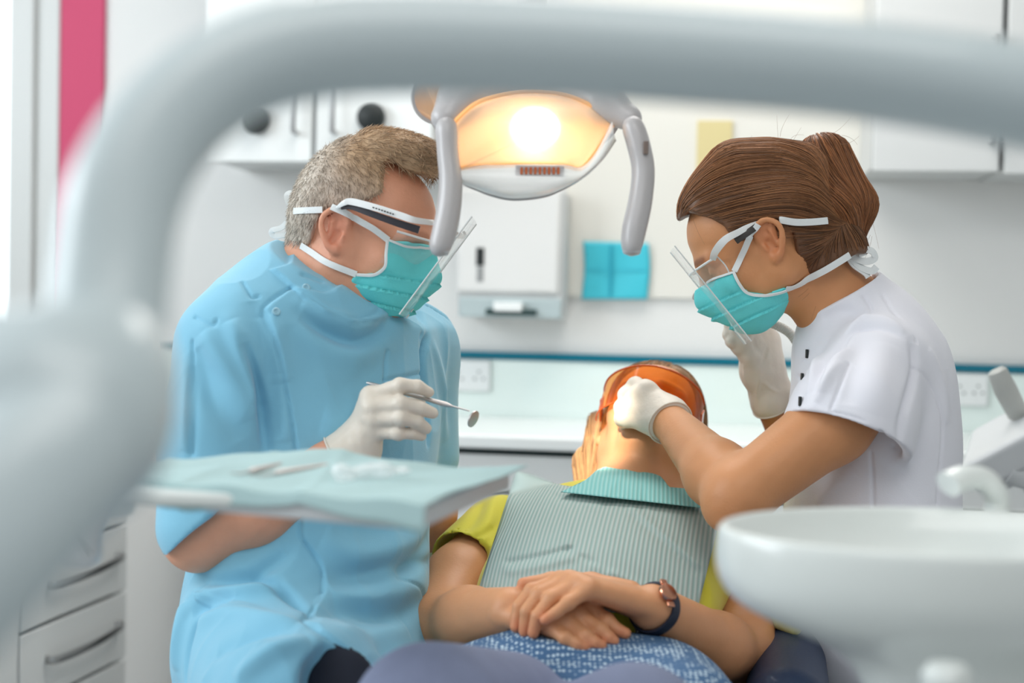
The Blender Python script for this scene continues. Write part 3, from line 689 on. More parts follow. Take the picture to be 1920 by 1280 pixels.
M['edge'] = mat('shield_edge', srgb(244, 248, 248), .2, trans=.3)

def head_sdf(S, f, lf=1.0, cb=0.0):          # lf shortens the face below the ears, cb sets the chin back
    s = f.s; p = lambda q: f.p((q[0] - cb * min(max((-q[2] - .03) / .06, 0), 1), q[1], q[2] if q[2] > -.02 else -.02 + (q[2] + .02) * lf))
    def el(c, r, op='u', k=.02, R=None): S.el(p(c), np.array(r) * s, f.R if R is None else R, op, k * s)
    def rc(a, b, ra, rb=None, op='u', k=.012): S.rc(p(a), p(b), ra * s, (ra if rb is None else rb) * s, op, k * s)
    el((-.008, 0, .046), (.096, .075, .080)); el((-.045, 0, .03), (.055, .068, .06)); el((.038, 0, .045), (.057, .062, .058)); el((.040, 0, -.025), (.052, .058, .066), k=.03)
    for y in (-1, 1):
        rc((.004, y * .050, -.048), (.074, y * .014, -.092), .019, .015, k=.03)
        rc((.002, y * .055, -.01), (.004, y * .050, -.05), .016, k=.03)
        el((.062, y * .040, -.016), (.024, .022, .020), k=.025)
        rc((.079, y * .044, .024), (.090, y * .012, .026), .010, .011, k=.016)
        el((.101, y * .032, .006), (.017, .020, .014), 's', k=.014)
        el((.0775, y * .0315, .006), (.0135, .0145, .0125), k=.004)                # eyeball under its lids
        rc((.090, y * .0215, .003), (.084, y * .046, .002), .0014, op='s', k=.002)    # the slit between the lids
        el((.1075, y * .0115, -.027), (.009, .0075, .0075), k=.006)
    el((.086, 0, -.093), (.019, .022, .018), k=.02)
    rc((.093, 0, .018), (.113, 0, -.022), .0075, .0105, k=.014); el((.114, 0, -.024), (.011, .010, .009), k=.008)
    el((.085, 0, -.055), (.020, .030, .024), k=.02)
    rc((.1005, -.016, -.0545), (.1045, 0, -.052), .0045, .0055, k=.006); rc((.1005, .016, -.0545), (.1045, 0, -.052), .0045, .0055, k=.006)
    rc((.099, -.014, -.062), (.102, 0, -.064), .0045, .0062, k=.006); rc((.099, .014, -.062), (.102, 0, -.064), .0045, .0062, k=.006)
    rc((.104, -.02, -.058), (.108, 0, -.058), .0012, op='s', k=.003); rc((.104, .02, -.058), (.108, 0, -.058), .0012, op='s', k=.003)
    for y in (-1, 1):                                                             # ears
        def e(x, o, z): return (x - .3 * o, y * (.0735 + o), z)
        rim = [e(.006, .004, .006), e(.009, .008, .022), e(.000, .013, .031), e(-.012, .016, .030), e(-.021, .018, .018), e(-.021, .017, .003), e(-.013, .013, -.012), e(-.004, .008, -.024), e(.003, .004, -.027)]
        rim = crom(rim, 3); rr = np.interp(np.linspace(0, 1, len(rim)), [0, .2, .6, .85, 1], [.0028, .0036, .0036, .0052, .0045])
        S.rf(p(e(-.004, .006, .016)), p(e(-.001, .004, -.016)), .018 * s, .012 * s, f.v((.25, y, 0)), .28, k=.006 * s)
        S.chain([p(q) for q in rim], rr * s, k=.003 * s)
        rc(e(-.004, .012, .016), e(-.008, .013, .004), .004, op='s', k=.005); rc(e(.001, .010, .000), e(-.003, .011, -.010), .0065, .005, op='s', k=.005)
        rc(e(.007, .007, .000), e(.006, .006, -.009), .0035, .003, k=.003)            # tragus
        rc(e(-.010, .012, .014), e(-.010, .010, -.008), .0026, k=.003)             # inner fold
        rc(e(.001, .006, -.020), e(.002, .005, -.026), .0066, .0055, k=.004)
    return S
def face_tint(f, lip=(.86, .62, .62), brow=None):
    def fn(V):
        l = f.inv(V); t = np.ones((len(V), 4)); x, y, z = l.T
        k = np.exp(-(((z + .058) / .007) ** 2 + (y / .02) ** 4)) * (x > .09); t[:, :3] *= 1 + k[:, None] * (np.array(lip) - 1)
        if brow is not None:
            k = np.clip(1.6 * np.exp(-(((z - .031 + .10 * np.maximum(np.abs(y) - .03, 0)) / .0042) ** 2 + ((np.abs(y) - .032) / .020) ** 6)), 0, 1) * (x > .06); t[:, :3] *= 1 + k[:, None] * (np.array(brow) - 1)
        k = np.exp(-((np.abs(y) - .085) / .012) ** 2) * np.exp(-((x + .006) / .025) ** 2) * np.exp(-(z / .03) ** 4); t[:, :3] *= 1 + k[:, None] * (np.array([1.02, .86, .86]) - 1)
        return t
    return fn
def hand_sdf(S, wrist, mcp, fingers, thumb, nrm, r=1.0, off=0.0, wr=.026, kf=.0025, palm=.0118):
    wrist = np.asarray(wrist); n = unit(nrm); across = unit(np.asarray(mcp[-1]) - np.asarray(mcp[0]))
    for i, m in enumerate(mcp):
        cpt = wrist + across * (i - 1.5) * .0105
        S.rf(cpt, m, (.0135 * r + off), (palm * r + off) * (1 if i < 3 else .92), n, 1.0, k=.014)
    for i in range(3): S.rc(mcp[i], mcp[i + 1], palm * .8 * r + off, k=.008)
    S.rc(wrist + across * -.006, (np.asarray(mcp[0]) + thumb[1]) / 2, .014 * r + off, .010 * r + off, k=.016)
    for i, fg in enumerate(fingers):
        k_ = (1.0, 1.03, .98, .86)[i] * r; R_ = [.0104 * k_ + off, .0092 * k_ + off, .0083 * k_ + off, .0070 * k_ + off]
        pts = [np.asarray(mcp[i])] + [np.asarray(q) for q in fg]
        for j in range(3): S.rc(pts[j], pts[j + 1], R_[j], R_[j + 1], k=.006 if j == 0 else kf)
        S.el(pts[1], np.full(3, R_[1] * 1.05), k=.004)
    T = [np.asarray(q) for q in thumb]; S.chain(T, [.0155 * r + off, .0118 * r + off, .0105 * r + off, .0082 * r + off][:len(T)], k=.006)
    return S
def strands(name, paths, r0, m, parent=None, tint=None, r1=None):
    p = np.asarray(paths); N_, K = p.shape[:2]; T = np.gradient(p, axis=1); T /= np.linalg.norm(T, axis=2)[..., None] + 1e-12
    a = np.cross(T, np.random.RandomState(5).normal(size=(N_, 1, 3))); a /= np.linalg.norm(a, axis=2)[..., None] + 1e-12; b = np.cross(T, a)
    rr = np.linspace(1, .25 if r1 is None else r1, K)[None, :, None] * r0
    v = np.stack([p + rr * (math.cos(t) * a + math.sin(t) * b) for t in (0, 2.094, 4.189)], 2)      # N,K,3,3
    base = (np.arange(N_) * K * 3)[:, None, None]; k = (np.arange(K - 1) * 3)[None, :, None]; j = np.arange(3)[None, None, :]; j2 = (j + 1) % 3
    q = np.stack([base + k + j, base + k + j2, base + k + 3 + j2, base + k + 3 + j], -1).reshape(-1, 4)
    tt = None
    if tint is not None: tt = np.repeat(np.concatenate([tint, np.ones((N_, 1))], 1), K * 3, axis=0)
    return mesh_obj(name, v.reshape(-1, 3), q, m, parent, True, tt)
def ridges(x, sc, seed, stretch=(1, 1, .35)):   # sharp-crested random wrinkles
    return (1 - np.abs(fnoise(x * np.array(stretch), sc, seed, 4)) * 1.6).clip(0, 1) ** 3 - .25
def sample_surface(V, Q, n, seed=1):
    rs = np.random.RandomState(seed); a, b, c, d = (V[Q[:, i]] for i in range(4)); ar = np.linalg.norm(np.cross(c - a, d - b), axis=1)
    i = rs.choice(len(Q), n, p=ar / ar.sum()); u, v = rs.rand(n, 1), rs.rand(n, 1)
    return (a[i] * (1 - u) + b[i] * u) * (1 - v) + (d[i] * (1 - u) + c[i] * u) * v
class Panel:                                 # an overlapping layer of cloth: raised inside a closed outline seen from the front
    def __init__(s, pts, fr_, amp, soft=.003, face=-.1): s.f = fr_; s.q = fr_.inv(np.asarray(pts)); s.a = amp; s.s = soft; s.face = face
    def __call__(s, x, n):
        l = s.f.inv(x); X, Z = l[:, 1], l[:, 2]; q = s.q[:, 1:]; d2 = np.full(len(x), 9.0); ins = np.zeros(len(x), bool)
        for i in range(len(q)):
            a, b = q[i - 1], q[i]; e = b - a; w0 = X - a[0]; w1 = Z - a[1]; t = np.clip((w0 * e[0] + w1 * e[1]) / (e @ e + 1e-12), 0, 1)
            d2 = np.minimum(d2, (w0 - e[0] * t) ** 2 + (w1 - e[1] * t) ** 2)
            c = (a[1] > Z) != (b[1] > Z); xi = a[0] + (Z - a[1]) / (b[1] - a[1] + 1e-12) * e[0]; ins ^= c & (X < xi)
        d = np.where(ins, 1, -1) * np.sqrt(d2); return s.a * np.clip(d / s.s, 0, 1) * ((n @ s.f.x) > s.face)
def mask_obj(f, headS, parent, side, pleats, drop=.0, name='face_mask'):
    H = Sh(); H.sh(headS); H.el(f.p((.080, 0, -.036)), np.array((.034, .030, .042)) * f.s, f.R, k=.03 * f.s)
    H.el(f.p((.055, 0, -.055)), np.array((.036, .045, .036)) * f.s, f.R, k=.02)
    m_ = Sh(); m_.sh(H, .0035); m_.ext(f, side, 'i', .002)
    def disp(x, n):
        l = f.inv(x); a = np.abs(l[:, 1]) ; h = np.zeros(len(x))
        for (x0, z0, x1, z1, amp) in pleats:
            t = np.clip((l[:, 0] - x0) / (x1 - x0 + 1e-9), 0, 1); e = l[:, 2] - (z0 + (z1 - z0) * t); sgn = np.where(e > 0, 1, -1)
            h += amp * np.where(e < 0, np.exp(e / .008), -.9 * np.exp(-e / .002)) * np.clip((t + .02) * 4, .25, 1)
        return h + .0006 * fnoise(x, 220, 9)
    lo = f.o - .17; hi = f.o + .17
    return sculpt(name, m_, .0018, M['mask'], parent, disp=disp, lo=lo, hi=hi, rel=1), H

# ------------------------------------------------------------------ the man in the blue tunic
man = thing('person', 'person seated in a pale blue tunic, gloved, holding a dental mirror, grey short hair', 'person', P(560, 1280, 1.95))
yaw, pit = math.radians(15), math.radians(15)
hx = np.array([math.cos(yaw) * math.cos(pit), -math.sin(yaw) * math.cos(pit), -math.sin(pit)])
HM = Fr((0, 0, 0), hx, (0.0, .05, 1), .965); HM.o = P(621, 434, 1.885) - HM.v((-.012, -.085, 0)) * HM.s
Hm = head_sdf(Sh(), HM, .70, .016)
Bm = Sh(); Bm.sh(Hm); nk = P(600, 590, 1.99)
Bm.rc(HM.p((-.030, 0, -.03)), nk, .052, .055, k=.03); Bm.rc(HM.p((.02, 0, -.05)), P(640, 590, 1.95), .036, .042, k=.03)
sR, sL = P(408, 655, 1.87), P(770, 660, 2.13); tS = unit(sL - sR); tF = unit(np.cross(tS, (0, 0, 1))); tF = tF if tF[1] < 0 else -tF; TM = Fr(P(590, 800, 1.99), tF, (0, 0, 1)); RT = TM.R  # x front, y its left
eR, wR = P(373, 1003, 1.83), P(668, 842, 1.83); eL, wL = P(800, 950, 2.14), P(822, 1058, 2.16)
Bm.el(P(590, 740, 2.0), (.10, .16, .20), RT, k=.05); Bm.rc(nk, P(570, 1200, 1.97), .08, .12, k=.05)
Bm.rc(sR + np.array([.02, .01, -.02]), P(398, 830, 1.85), .045, .044, k=.04); Bm.rc(P(398, 830, 1.85), eR, .044, .043, k=.02); Bm.rc(eR, P(480, 955, 1.825), .044, .046, k=.02); Bm.rc(P(480, 955, 1.825), wR, .046, .029, k=.02)
Bm.rc(nk + np.array([0, 0, -.05]), sR, .06, .05, k=.04); Bm.rc(nk + np.array([0, 0, -.05]), sL, .06, .05, k=.04)
Bm.rc(sL, eL, .048, .042, k=.03); Bm.rc(eL, wL, .043, .03, k=.02)
mcp = [P(694, 742, 1.815), P(697, 762, 1.805), P(699, 786, 1.805), P(702, 808, 1.81)]
fin = [[P(750, 723, 1.80), P(783, 725, 1.805), P(803, 735, 1.815)], [P(752, 757, 1.792), P(788, 765, 1.80), P(811, 774, 1.81)],
       [P(752, 784, 1.79), P(782, 791, 1.80), P(799, 803, 1.81)], [P(746, 812, 1.797), P(772, 812, 1.805), P(790, 817, 1.815)]]
th_ = [P(690, 812, 1.85), P(722, 782, 1.865), P(757, 762, 1.855), P(786, 755, 1.84)]
nh = unit((-.25, -1, .15))
hand_sdf(Bm, wR, mcp, fin, th_, nh, 1.0, -.0012)
body = sculpt('body', Bm, .0028, M['skin_man'], man, tint=face_tint(HM, brow=(.75, .7, .68)), rel=1, disp=lambda x, n: .0004 * fnoise(x, 300, 2),
              cut=lambda v: (v[:, 2] < P(0, 1330, 1.9)[2]))
G = Sh(); hand_sdf(G, wR, mcp, fin, th_, nh, 1.0, .0004); wd = unit(wR - P(480, 955, 1.825))
G.rc(wR, wR - wd * .045, .0315, .036, k=.02); G.pl(wR - wd * .028, -wd)
wr_f = [Fold(crom([P(650, 800, 1.79), P(690, 800, 1.78), P(720, 835, 1.79)], 6), .004, .001), Fold(crom([P(660, 820, 1.79), P(700, 822, 1.78)], 6), .003, -.001), Fold(crom([P(715, 770, 1.79), P(735, 772, 1.78)], 4), .002, -.0008), Fold(crom([P(712, 795, 1.79), P(735, 797, 1.78)], 4), .002, -.0008)]
gl = sculpt('glove', G, .0013, M['glove'], man, folds=wr_f, disp=lambda x, n: .0005 * fnoise(x, 350, 3) + .0004 * fnoise(x, 120, 5))
mb = MB(); ring = []; ra = unit(np.cross(wd, (0, 0, 1))); rb_ = np.cross(wd, ra); c0 = wR - wd * .027
for i in range(41):
    t_ = 2 * math.pi * i / 40; q = c0 + .045 * (math.cos(t_) * ra + math.sin(t_) * rb_)
    for _ in range(4):                         # settle the rolled cuff onto the glove
        e = G.d((q + wd * .002)[None])[0]; q = q - unit(q - c0) * e
    ring.append(q)
mb.tube(ring, .0015, 8, cap=False); mb.build('rolled_cuff', M['glove'], gl)
# the other glove, mostly behind the patient's sleeve
G2 = Sh(); m2 = [P(816, 1090, 2.14), P(826, 1092, 2.15), P(836, 1090, 2.17), P(846, 1086, 2.19)]
f2 = [[m + np.array([.03, .0, -.02]), m + np.array([.05, .005, -.022]), m + np.array([.065, .01, -.02])] for m in m2]
hand_sdf(G2, wL, m2, f2, [P(830, 1070, 2.12), P(845, 1085, 2.10), P(865, 1092, 2.10), P(880, 1095, 2.11)], (0, -1, .3), 1, .001); G2.rc(wL, P(815, 1035, 2.155), .033, .036, k=.02)
sculpt('glove', G2, .0025, mat('latex_glove_thin', srgb(206, 206, 176), .4, sss=.05), man)
# tunic
T = Sh()
T.el(P(596, 720, 1.99), (.130, .195, .215), RT, k=.05); T.el(P(582, 960, 1.97), (.145, .172, .21), RT, k=.08); T.el(P(572, 1190, 1.95), (.150, .155, .19), RT, k=.08)
T.rc(nk + np.array([0, 0, -.045]), sR + np.array([0.02, 0, .01]), .085, .066, k=.05); T.rc(nk + np.array([0, 0, -.05]), sL, .08, .062, k=.05)
T.rc(P(580, 560, 2.01), P(510, 640, 1.98), .052, .075, k=.05)
T.rc(P(478, 1235, 1.84), P(560, 1340, 1.66), .098, .11, k=.08); T.rc(P(660, 1230, 2.0), P(690, 1350, 1.82), .09, .09, k=.08)   # lap
T.rc(sL, P(775, 850, 2.13), .064, .066, k=.03); T.pl(P(800, 905, 2.1), (0, 0, -1), k=.01) if False else None
SL = Sh(); SL.rc(sR + np.array([.012, 0, .0]), P(402, 800, 1.845), .063, .066, k=.02); SL.rc(P(402, 800, 1.845), P(388, 985, 1.82), .066, .065, k=.02)
cN = unit(P(440, 1095, 1.8) - P(355, 1003, 1.8)); SL.pl(P(357, 1005, 1.8), cN, k=.003)
CV = Sh(); CV.el(eR + cN * .012, (.057, .057, .057)); SL.sh(CV, 0, 's', .003)
T.sh(SL, 0, 'u', .018); T.rc(P(375, 985, 1.82), P(430, 1040, 1.82), .071, .085, op='s', k=.003) if False else None
T.rc(nk + np.array([.0, 0, -.03]), P(622, 505, 1.975), .070, .0635, k=.02)
cn = unit(np.array([.62, -.18, 1.0])); T.pl(P(618, 523, 1.93), cn, op='i', k=.002) if False else None
# collar top cut: only near the neck
KC = Sh(); KC.rc(nk + np.array([0, 0, .02]), P(622, 490, 1.975), .0575, .0575, k=.01); KC.rc(P(640, 560, 1.96), P(690, 520, 1.95), .05, .05, k=.02); T.sh(KC, 0, 's', .003)
KB = Sh(); KB.bx(P(640, 470, 1.97), (.16, .16, .16), rd=.01); KB.pl(P(618, 527, 1.93), -cn, k=.002); T.sh(KB, 0, 's', .003)
gq = [T.hit(x, y) for x, y in ((609, 1200), (617, 1225), (630, 1275))]; gap = Sh()
gap.rc(gq[0], gq[1], .002, .014, k=.01); gap.rc(gq[1], gq[2], .014, .042, k=.01); gap.rc(gq[2], gq[2] * 2 - gq[1], .042, .09, k=.01)
T.sh(gap, 0, 's', .004)
h_ = lambda *q: crom(T.hits(q), 6)
pan = T.hits([(600, 553), (545, 541), (494, 577), (505, 620), (522, 665), (538, 740), (549, 800), (556, 850), (562, 900), (568, 940), (563, 985), (566, 1010), (592, 1045), (605, 1075), (603, 1112), (588, 1140), (566, 1160), (600, 1185), (650, 1225), (690, 1270)])
pan = np.vstack([pan, TM.p((.1, .5, -.6))[None], TM.p((.1, .5, .3))[None]])
colr = T.hits([(545, 462), (556, 475), (583, 505), (620, 535), (665, 564), (700, 572), (740, 582), (730, 598), (700, 606), (650, 612), (600, 592), (560, 560), (535, 530), (505, 506)])
folds = [Panel(pan, TM, .0042, .0025), Panel(colr, TM, .0038, .003, face=-.2),
  Fold(h_((455, 640), (478, 700), (492, 760), (499, 850)), .007, -.014), Fold(h_((430, 600), (452, 650), (470, 700), (482, 760)), .012, .008), Fold(h_((500, 590), (515, 650), (530, 720)), .014, .006),
  Fold(h_((470, 560), (500, 640), (512, 720), (515, 830)), .014, -.006), Fold(h_((520, 700), (530, 780), (535, 830)), .012, .004),
  Fold(h_((365, 650), (400, 740), (450, 830)), .016, -.006), Fold(h_((380, 620), (430, 700), (470, 790)), .014, .006), Fold(h_((345, 660), (352, 760), (350, 850)), .010, .004), Fold(h_((360, 680), (362, 780), (360, 860)), .006, -.003),
  Fold(h_((560, 590), (610, 622), (665, 640), (720, 610)), .010, -.009), Fold(h_((560, 570), (620, 600), (680, 612), (735, 585)), .010, .007), Fold(h_((550, 610), (610, 655), (690, 665), (750, 620)), .016, .004),
  Fold(h_((620, 740), (680, 710), (720, 650)), .022, -.004), Fold(h_((600, 790), (650, 800), (680, 760)), .02, .004),
  Fold(h_((360, 1075), (400, 1092), (470, 1080), (540, 1040)), .010, -.008), Fold(h_((380, 1100), (450, 1112), (530, 1100)), .012, .007), Fold(h_((460, 1085), (500, 1090), (545, 1120), (580, 1145)), .008, -.008),
  Fold(h_((370, 1170), (430, 1150), (500, 1160), (560, 1165)), .014, .007), Fold(h_((360, 1150), (390, 1130), (440, 1130)), .01, -.007), Fold(h_((400, 1230), (470, 1190), (560, 1180)), .016, -.007), Fold(h_((350, 1130), (340, 1180), (332, 1260)), .012, .006),
  Fold(h_((375, 1150), (355, 1200), (345, 1280)), .007, -.005), Fold(h_((440, 1280), (500, 1230), (580, 1200)), .014, .006),
  Fold(h_((620, 980), (700, 985), (770, 960)), .018, -.005), Fold(h_((600, 1010), (680, 1040), (780, 1010)), .018, .005), Fold(h_((610, 1090), (690, 1075), (780, 1040), (800, 1000)), .014, -.007), Fold(h_((620, 1130), (700, 1120), (795, 1090)), .02, .006),
  Fold(h_((560, 1160), (640, 1150), (720, 1160), (790, 1120)), .014, -.006), Fold(h_((740, 1080), (770, 1060), (800, 1050)), .008, -.006), Fold(h_((640, 1190), (700, 1200), (760, 1180)), .018, .005),
  Fold(h_((400, 970), (480, 990), (550, 950)), .02, -.004), Fold(h_((780, 580), (792, 650), (796, 740), (798, 830)), .006, -.010), Fold(h_((805, 640), (822, 740), (832, 830)), .012, .004)]
SEAM = [h_((779, 585), (786, 630), (788, 690), (786, 740)), h_((720, 713), (750, 708), (785, 700)), h_((720, 713), (722, 690), (722, 660)), h_((455, 532), (468, 552), (474, 557), (484, 556)), h_((365, 594), (398, 610), (406, 600)),
        h_((545, 541), (600, 583), (650, 603), (700, 590)), h_((600, 520 + 15), (566, 520)), h_((382, 1140), (360, 1185), (350, 1240), (345, 1275)), h_((359, 640), (358, 720), (358, 800), (360, 850)), h_((740, 1085), (775, 1100), (790, 1120))]
for f_ in folds[1:]: f_.a *= 1.7
folds.append(Fold(crom(pan[1:19], 3), .0025, -.003, False))
folds += [Fold(s_, .0026, -.0035, False) for s_ in SEAM]
M['tunic'] = mat('blue_cotton', srgb(130, 192, 218), .8, var=.03, vscale=6, bump=.18, bscale=700, sheen=.3)
tun = sculpt('tunic', T, .0027, M['tunic'], man, folds=folds, disp=lambda x, n: .0022 * fnoise(x, 30, 21) * (x[:, 2] < P(0, 900, 2)[2]) + .0008 * fnoise(x, 70, 22) + .0034 * ridges(x, 26, 41) + .0018 * ridges(x, 55, 43), rel=2,
             cut=lambda v: (v[:, 2] < P(0, 1420, 1.7)[2]))
M['stud'] = mat('press_stud', srgb(150, 196, 214), .3)
for px, py in ((574, 539), (518, 584)):
    q = T.hit(px, py, .0075); n_ = T.grad(q[None])[0]; u_ = unit(np.cross(n_, (0, 0, 1))); Rb = np.array([u_, np.cross(n_, u_), n_])
    mb = MB(); mb.lathe(q, [(.0005, .0004), (.0022, .0006), (.0028, .0016), (.0042, .0018), (.0056, .001), (.0058, -.002)], 28, R=Rb); mb.build('press_stud', M['stud'], tun)
# trousers
TG = Sh(); TG.rc(gq[1] + np.array([0, .090, -.030]), gq[2] + np.array([.005, .088, -.05]), .075, .080, k=.03); TG.rc(gq[2] + np.array([.005, .088, -.05]), gq[2] + np.array([.03, .0, -.16]), .08, .08, k=.03)
GB = Sh(); GB.rc(gq[0], gq[1], .012, .024, k=.01); GB.rc(gq[1], gq[2], .024, .052, k=.01); GB.rc(gq[2], gq[2] * 2 - gq[1], .052, .10, k=.01); TG.sh(GB, 0, 'i', .003)
TR = Sh(); TR.sh(TG); TR.rc(gq[1] + np.array([0, .12, -.10]), gq[2] + np.array([.02, .04, -.18]), .07, .075, k=.02); TR.rc(P(640, 1280, 2.02), P(720, 1420, 1.85), .08, .08, k=.03); TR.el(P(600, 1260, 2.0), (.11, .11, .08), k=.04)
sculpt('trousers', TR, .005, mat('dark_trousers', srgb(34, 38, 52), .8, bump=.2, bscale=500), man)
# hair
hp = [HM.inv(Hm.hit(x, y)) for x, y in ((806, 300), (760, 304), (724, 308), (719, 335), (716, 362), (690, 374), (662, 382), (640, 392), (622, 386), (606, 392), (594, 420), (592, 450), (598, 470), (586, 486), (572, 470))]
poly = [(.14, hp[0][2] + .004)] + [(q[0], q[2]) for q in hp] + [(-.15, hp[-1][2] - .01), (-.16, .2), (.14, .2)]
HC = Sh(); HC.el(HM.p((-.008, 0, .048)), np.array((.097, .078, .096)) * HM.s, HM.R); HC.el(HM.p((-.045, 0, .03)), np.array((.055, .068, .06)) * HM.s, HM.R, k=.02); HC.el(HM.p((.038, 0, .045)), np.array((.057, .062, .058)) * HM.s, HM.R, k=.02)
HC.rc(HM.p((-.04, 0, 0)), HM.p((-.05, 0, -.05)), .055, .05, k=.03)
HC.el(HM.p((.03, 0, .137)), np.array((.062, .050, .024)) * HM.s, HM.R, k=.025)
HK = Sh(); HK.sh(HC, .0035); HK.ext(HM, poly, 'i', .003)
M['hair_man'] = mat('grey_hair', srgb(206, 190, 172), .6, vcol=True, var=.1, vscale=120)
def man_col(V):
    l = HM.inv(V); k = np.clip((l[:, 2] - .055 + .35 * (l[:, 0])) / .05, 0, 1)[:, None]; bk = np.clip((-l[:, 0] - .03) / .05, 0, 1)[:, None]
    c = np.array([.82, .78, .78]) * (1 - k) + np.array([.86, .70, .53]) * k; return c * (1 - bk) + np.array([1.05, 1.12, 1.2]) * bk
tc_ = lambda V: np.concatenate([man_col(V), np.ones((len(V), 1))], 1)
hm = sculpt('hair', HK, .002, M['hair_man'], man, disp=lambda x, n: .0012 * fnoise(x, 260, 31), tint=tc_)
V_ = np.array([v.co for v in hm.data.vertices]); Q_ = np.array([p.vertices[:] for p in hm.data.polygons])
sd = sample_surface(V_, Q_, 14000, 4); l_ = HM.inv(sd); ok = HC.d(sd) > .0015; sd = sd[ok]; l_ = l_[ok]
rs = np.random.RandomState(9)
dloc = np.stack([.9 * np.clip(l_[:, 2] / .08, -.6, 1) - .25, .25 * l_[:, 1] / .07, -1.0 + .95 * np.clip((l_[:, 2] - .05) / .07, 0, 1)], 1) + rs.normal(size=l_.shape) * .28
dw = HM.v(dloc); n_ = HC.grad(sd); dw -= n_ * (dw * n_).sum(1)[:, None]; dw /= np.linalg.norm(dw, axis=1)[:, None]
L_ = (.009 + .006 * rs.rand(len(sd)) + .007 * np.clip((l_[:, 2] - .08) / .04, 0, 1))[:, None]
paths = np.stack([sd + dw * L_ * t + n_ * (.0015 * t - .001 + .0035 * t * t * rs.rand(len(sd), 1)) for t in (0, .35, .7, 1)], 1)
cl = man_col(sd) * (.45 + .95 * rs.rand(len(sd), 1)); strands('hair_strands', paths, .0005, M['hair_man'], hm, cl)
# mask
side = [HM.inv(Hm.hit(x, y)) for x, y in ((740, 452), (727, 452), (725, 475), (724, 498), (703, 513), (668, 515))]
poly = [(.2, side[0][2] + .012), (.10, side[0][2] + .008)] + [(q[0], q[2]) for q in side] + [(q[0], q[2]) for q in [HM.inv(P(x, y, 1.93)) for x, y in ((668, 535), (686, 572), (727, 592), (776, 586), (822, 552), (900, 500))]]
mk, HMk = mask_obj(HM, Hm, man, poly, [(.06, -.040, .13, -.03, .003), (.03, -.062, .13, -.052, .0035), (.02, -.082, .13, -.075, .0035)])
def band(S, pts, off, wd, name, m, parent, th=.0007, n=8, closed=False):
    a_ = crom(S.proj(np.array(pts), off), n); a_ = S.proj(a_, off); mb = MB(); ribbon(mb, a_, S.grad(a_), wd, th); return mb.build(name, m, parent)
ht = lambda S, l: [S.hit(x, y) for x, y in l]
mir = lambda f, pts: [f.p(f.inv(q) * np.array([1, -1, 1])) for q in pts]
HH = Sh(); HH.sh(Bm); HH.sh(HC, .004, 'u', .004)
up = ht(HH, [(728, 450), (700, 428), (672, 412), (645, 398), (622, 389)]); bk_ = ht(HH, [(606, 393), (585, 394), (565, 395), (553, 396)])
lw = ht(HH, [(668, 514), (640, 503), (610, 490), (585, 474), (566, 460)])
for pp in (up, bk_, lw):
    band(HH, pp, .0022, .0085, 'mask_tie', M['strap'], mk, n=6); 
for pp in (up, bk_, lw): band(HH, mir(HM, pp), .0022, .0085, 'mask_tie', M['strap'], mk, n=6)
band(HH, ht(HMk, [(726, 450), (724, 475), (722, 498), (703, 512), (668, 514)]), .0055, .004, 'mask_binding', M['strap'], mk)
band(HMk, ht(HMk, [(728, 452), (760, 456), (790, 460), (815, 466)]), .0052, .003, 'mask_binding', M['strap'], mk)
# tie ends behind the head
mb = MB()
for pts in ([(552, 396), (541, 380), (538, 366), (546, 362), (552, 372), (552, 392)], [(553, 398), (530, 425), (510, 432), (515, 442), (545, 440), (556, 452)]):
    a_ = crom([P(x, y, 1.99) for x, y in pts], 6); ribbon(mb, a_, np.array([0, -1, .4]), .008)
mb.build('tie_bow', M['strap'], mk)
# safety glasses
gs = thing('x', 'x', 'x', HM.o); gs.name = 'safety_glasses'; del gs['label']; del gs['category']; gs.parent = man; gs.matrix_parent_inverse = man.matrix_world.inverted()
def wrap(f, x0, z0, z1, rad, a0, a1, lean, n=24, m=8, cx=0):   # a curved clear sheet in front of a face
    g = []
    for i in range(n + 1):
        t = a0 + (a1 - a0) * i / n; row = []
        for j in range(m + 1):
            v = j / m; row.append(f.p((x0 - rad + rad * math.cos(t) + lean * v, rad * math.sin(t) * 1.0, z0 + (z1 - z0) * v)))
        g.append(row)
    return g
tp = [P(633, 389, 1.872), P(645, 381, 1.862), P(659, 378, 1.858), P(700, 388, 1.845), P(748, 403, 1.835), P(775, 412, 1.832), P(800, 416, 1.845), P(814, 417, 1.862)]
g = wrap(HM, .118, .026, -.022, .075, -1.15, 1.15, -.012)
pts = crom(tp, 8); wd_ = np.interp(np.linspace(0, 1, len(pts)), [0, .1, .3, .65, .75, 1], [.003, .006, .009, .009, .008, .006])
mb = MB(); ribbon(mb, pts, HM.v((0, -1, 0)), wd_, .0016); arm = mb.build('temple', M['gframe'], gs)
mb = MB(); ribbon(mb, np.array([HM.p(HM.inv(q) * (1, -1, 1)) for q in pts]), HM.v((0, 1, 0)), wd_, .0016); mb.build('temple', M['gframe'], gs)
mb = MB()
for k in range(8): q = P(703 + k * 5.3, 390 + k * 1.75, 1.84); mb.lathe(q + HM.v((0, -.0035, 0)), [(.0004, 0), (.0009, 0), (.0009, .004)], 8, R=np.array([HM.x, HM.z, -HM.y]))
mb.build('vent_holes', M['black'], arm)
mb = MB(); low = crom([P(640, 390, 1.868), P(660, 388, 1.862), P(700, 402, 1.85), P(745, 418, 1.84), P(786, 431, 1.838)], 8)
ribbon(mb, low, HM.v((0, -1, 0)), np.interp(np.linspace(0, 1, len(low)), [0, .3, 1], [.004, .008, .010]), .001); mb.build('side_guard', mat('dark_guard', srgb(52, 50, 56), .3), arm)
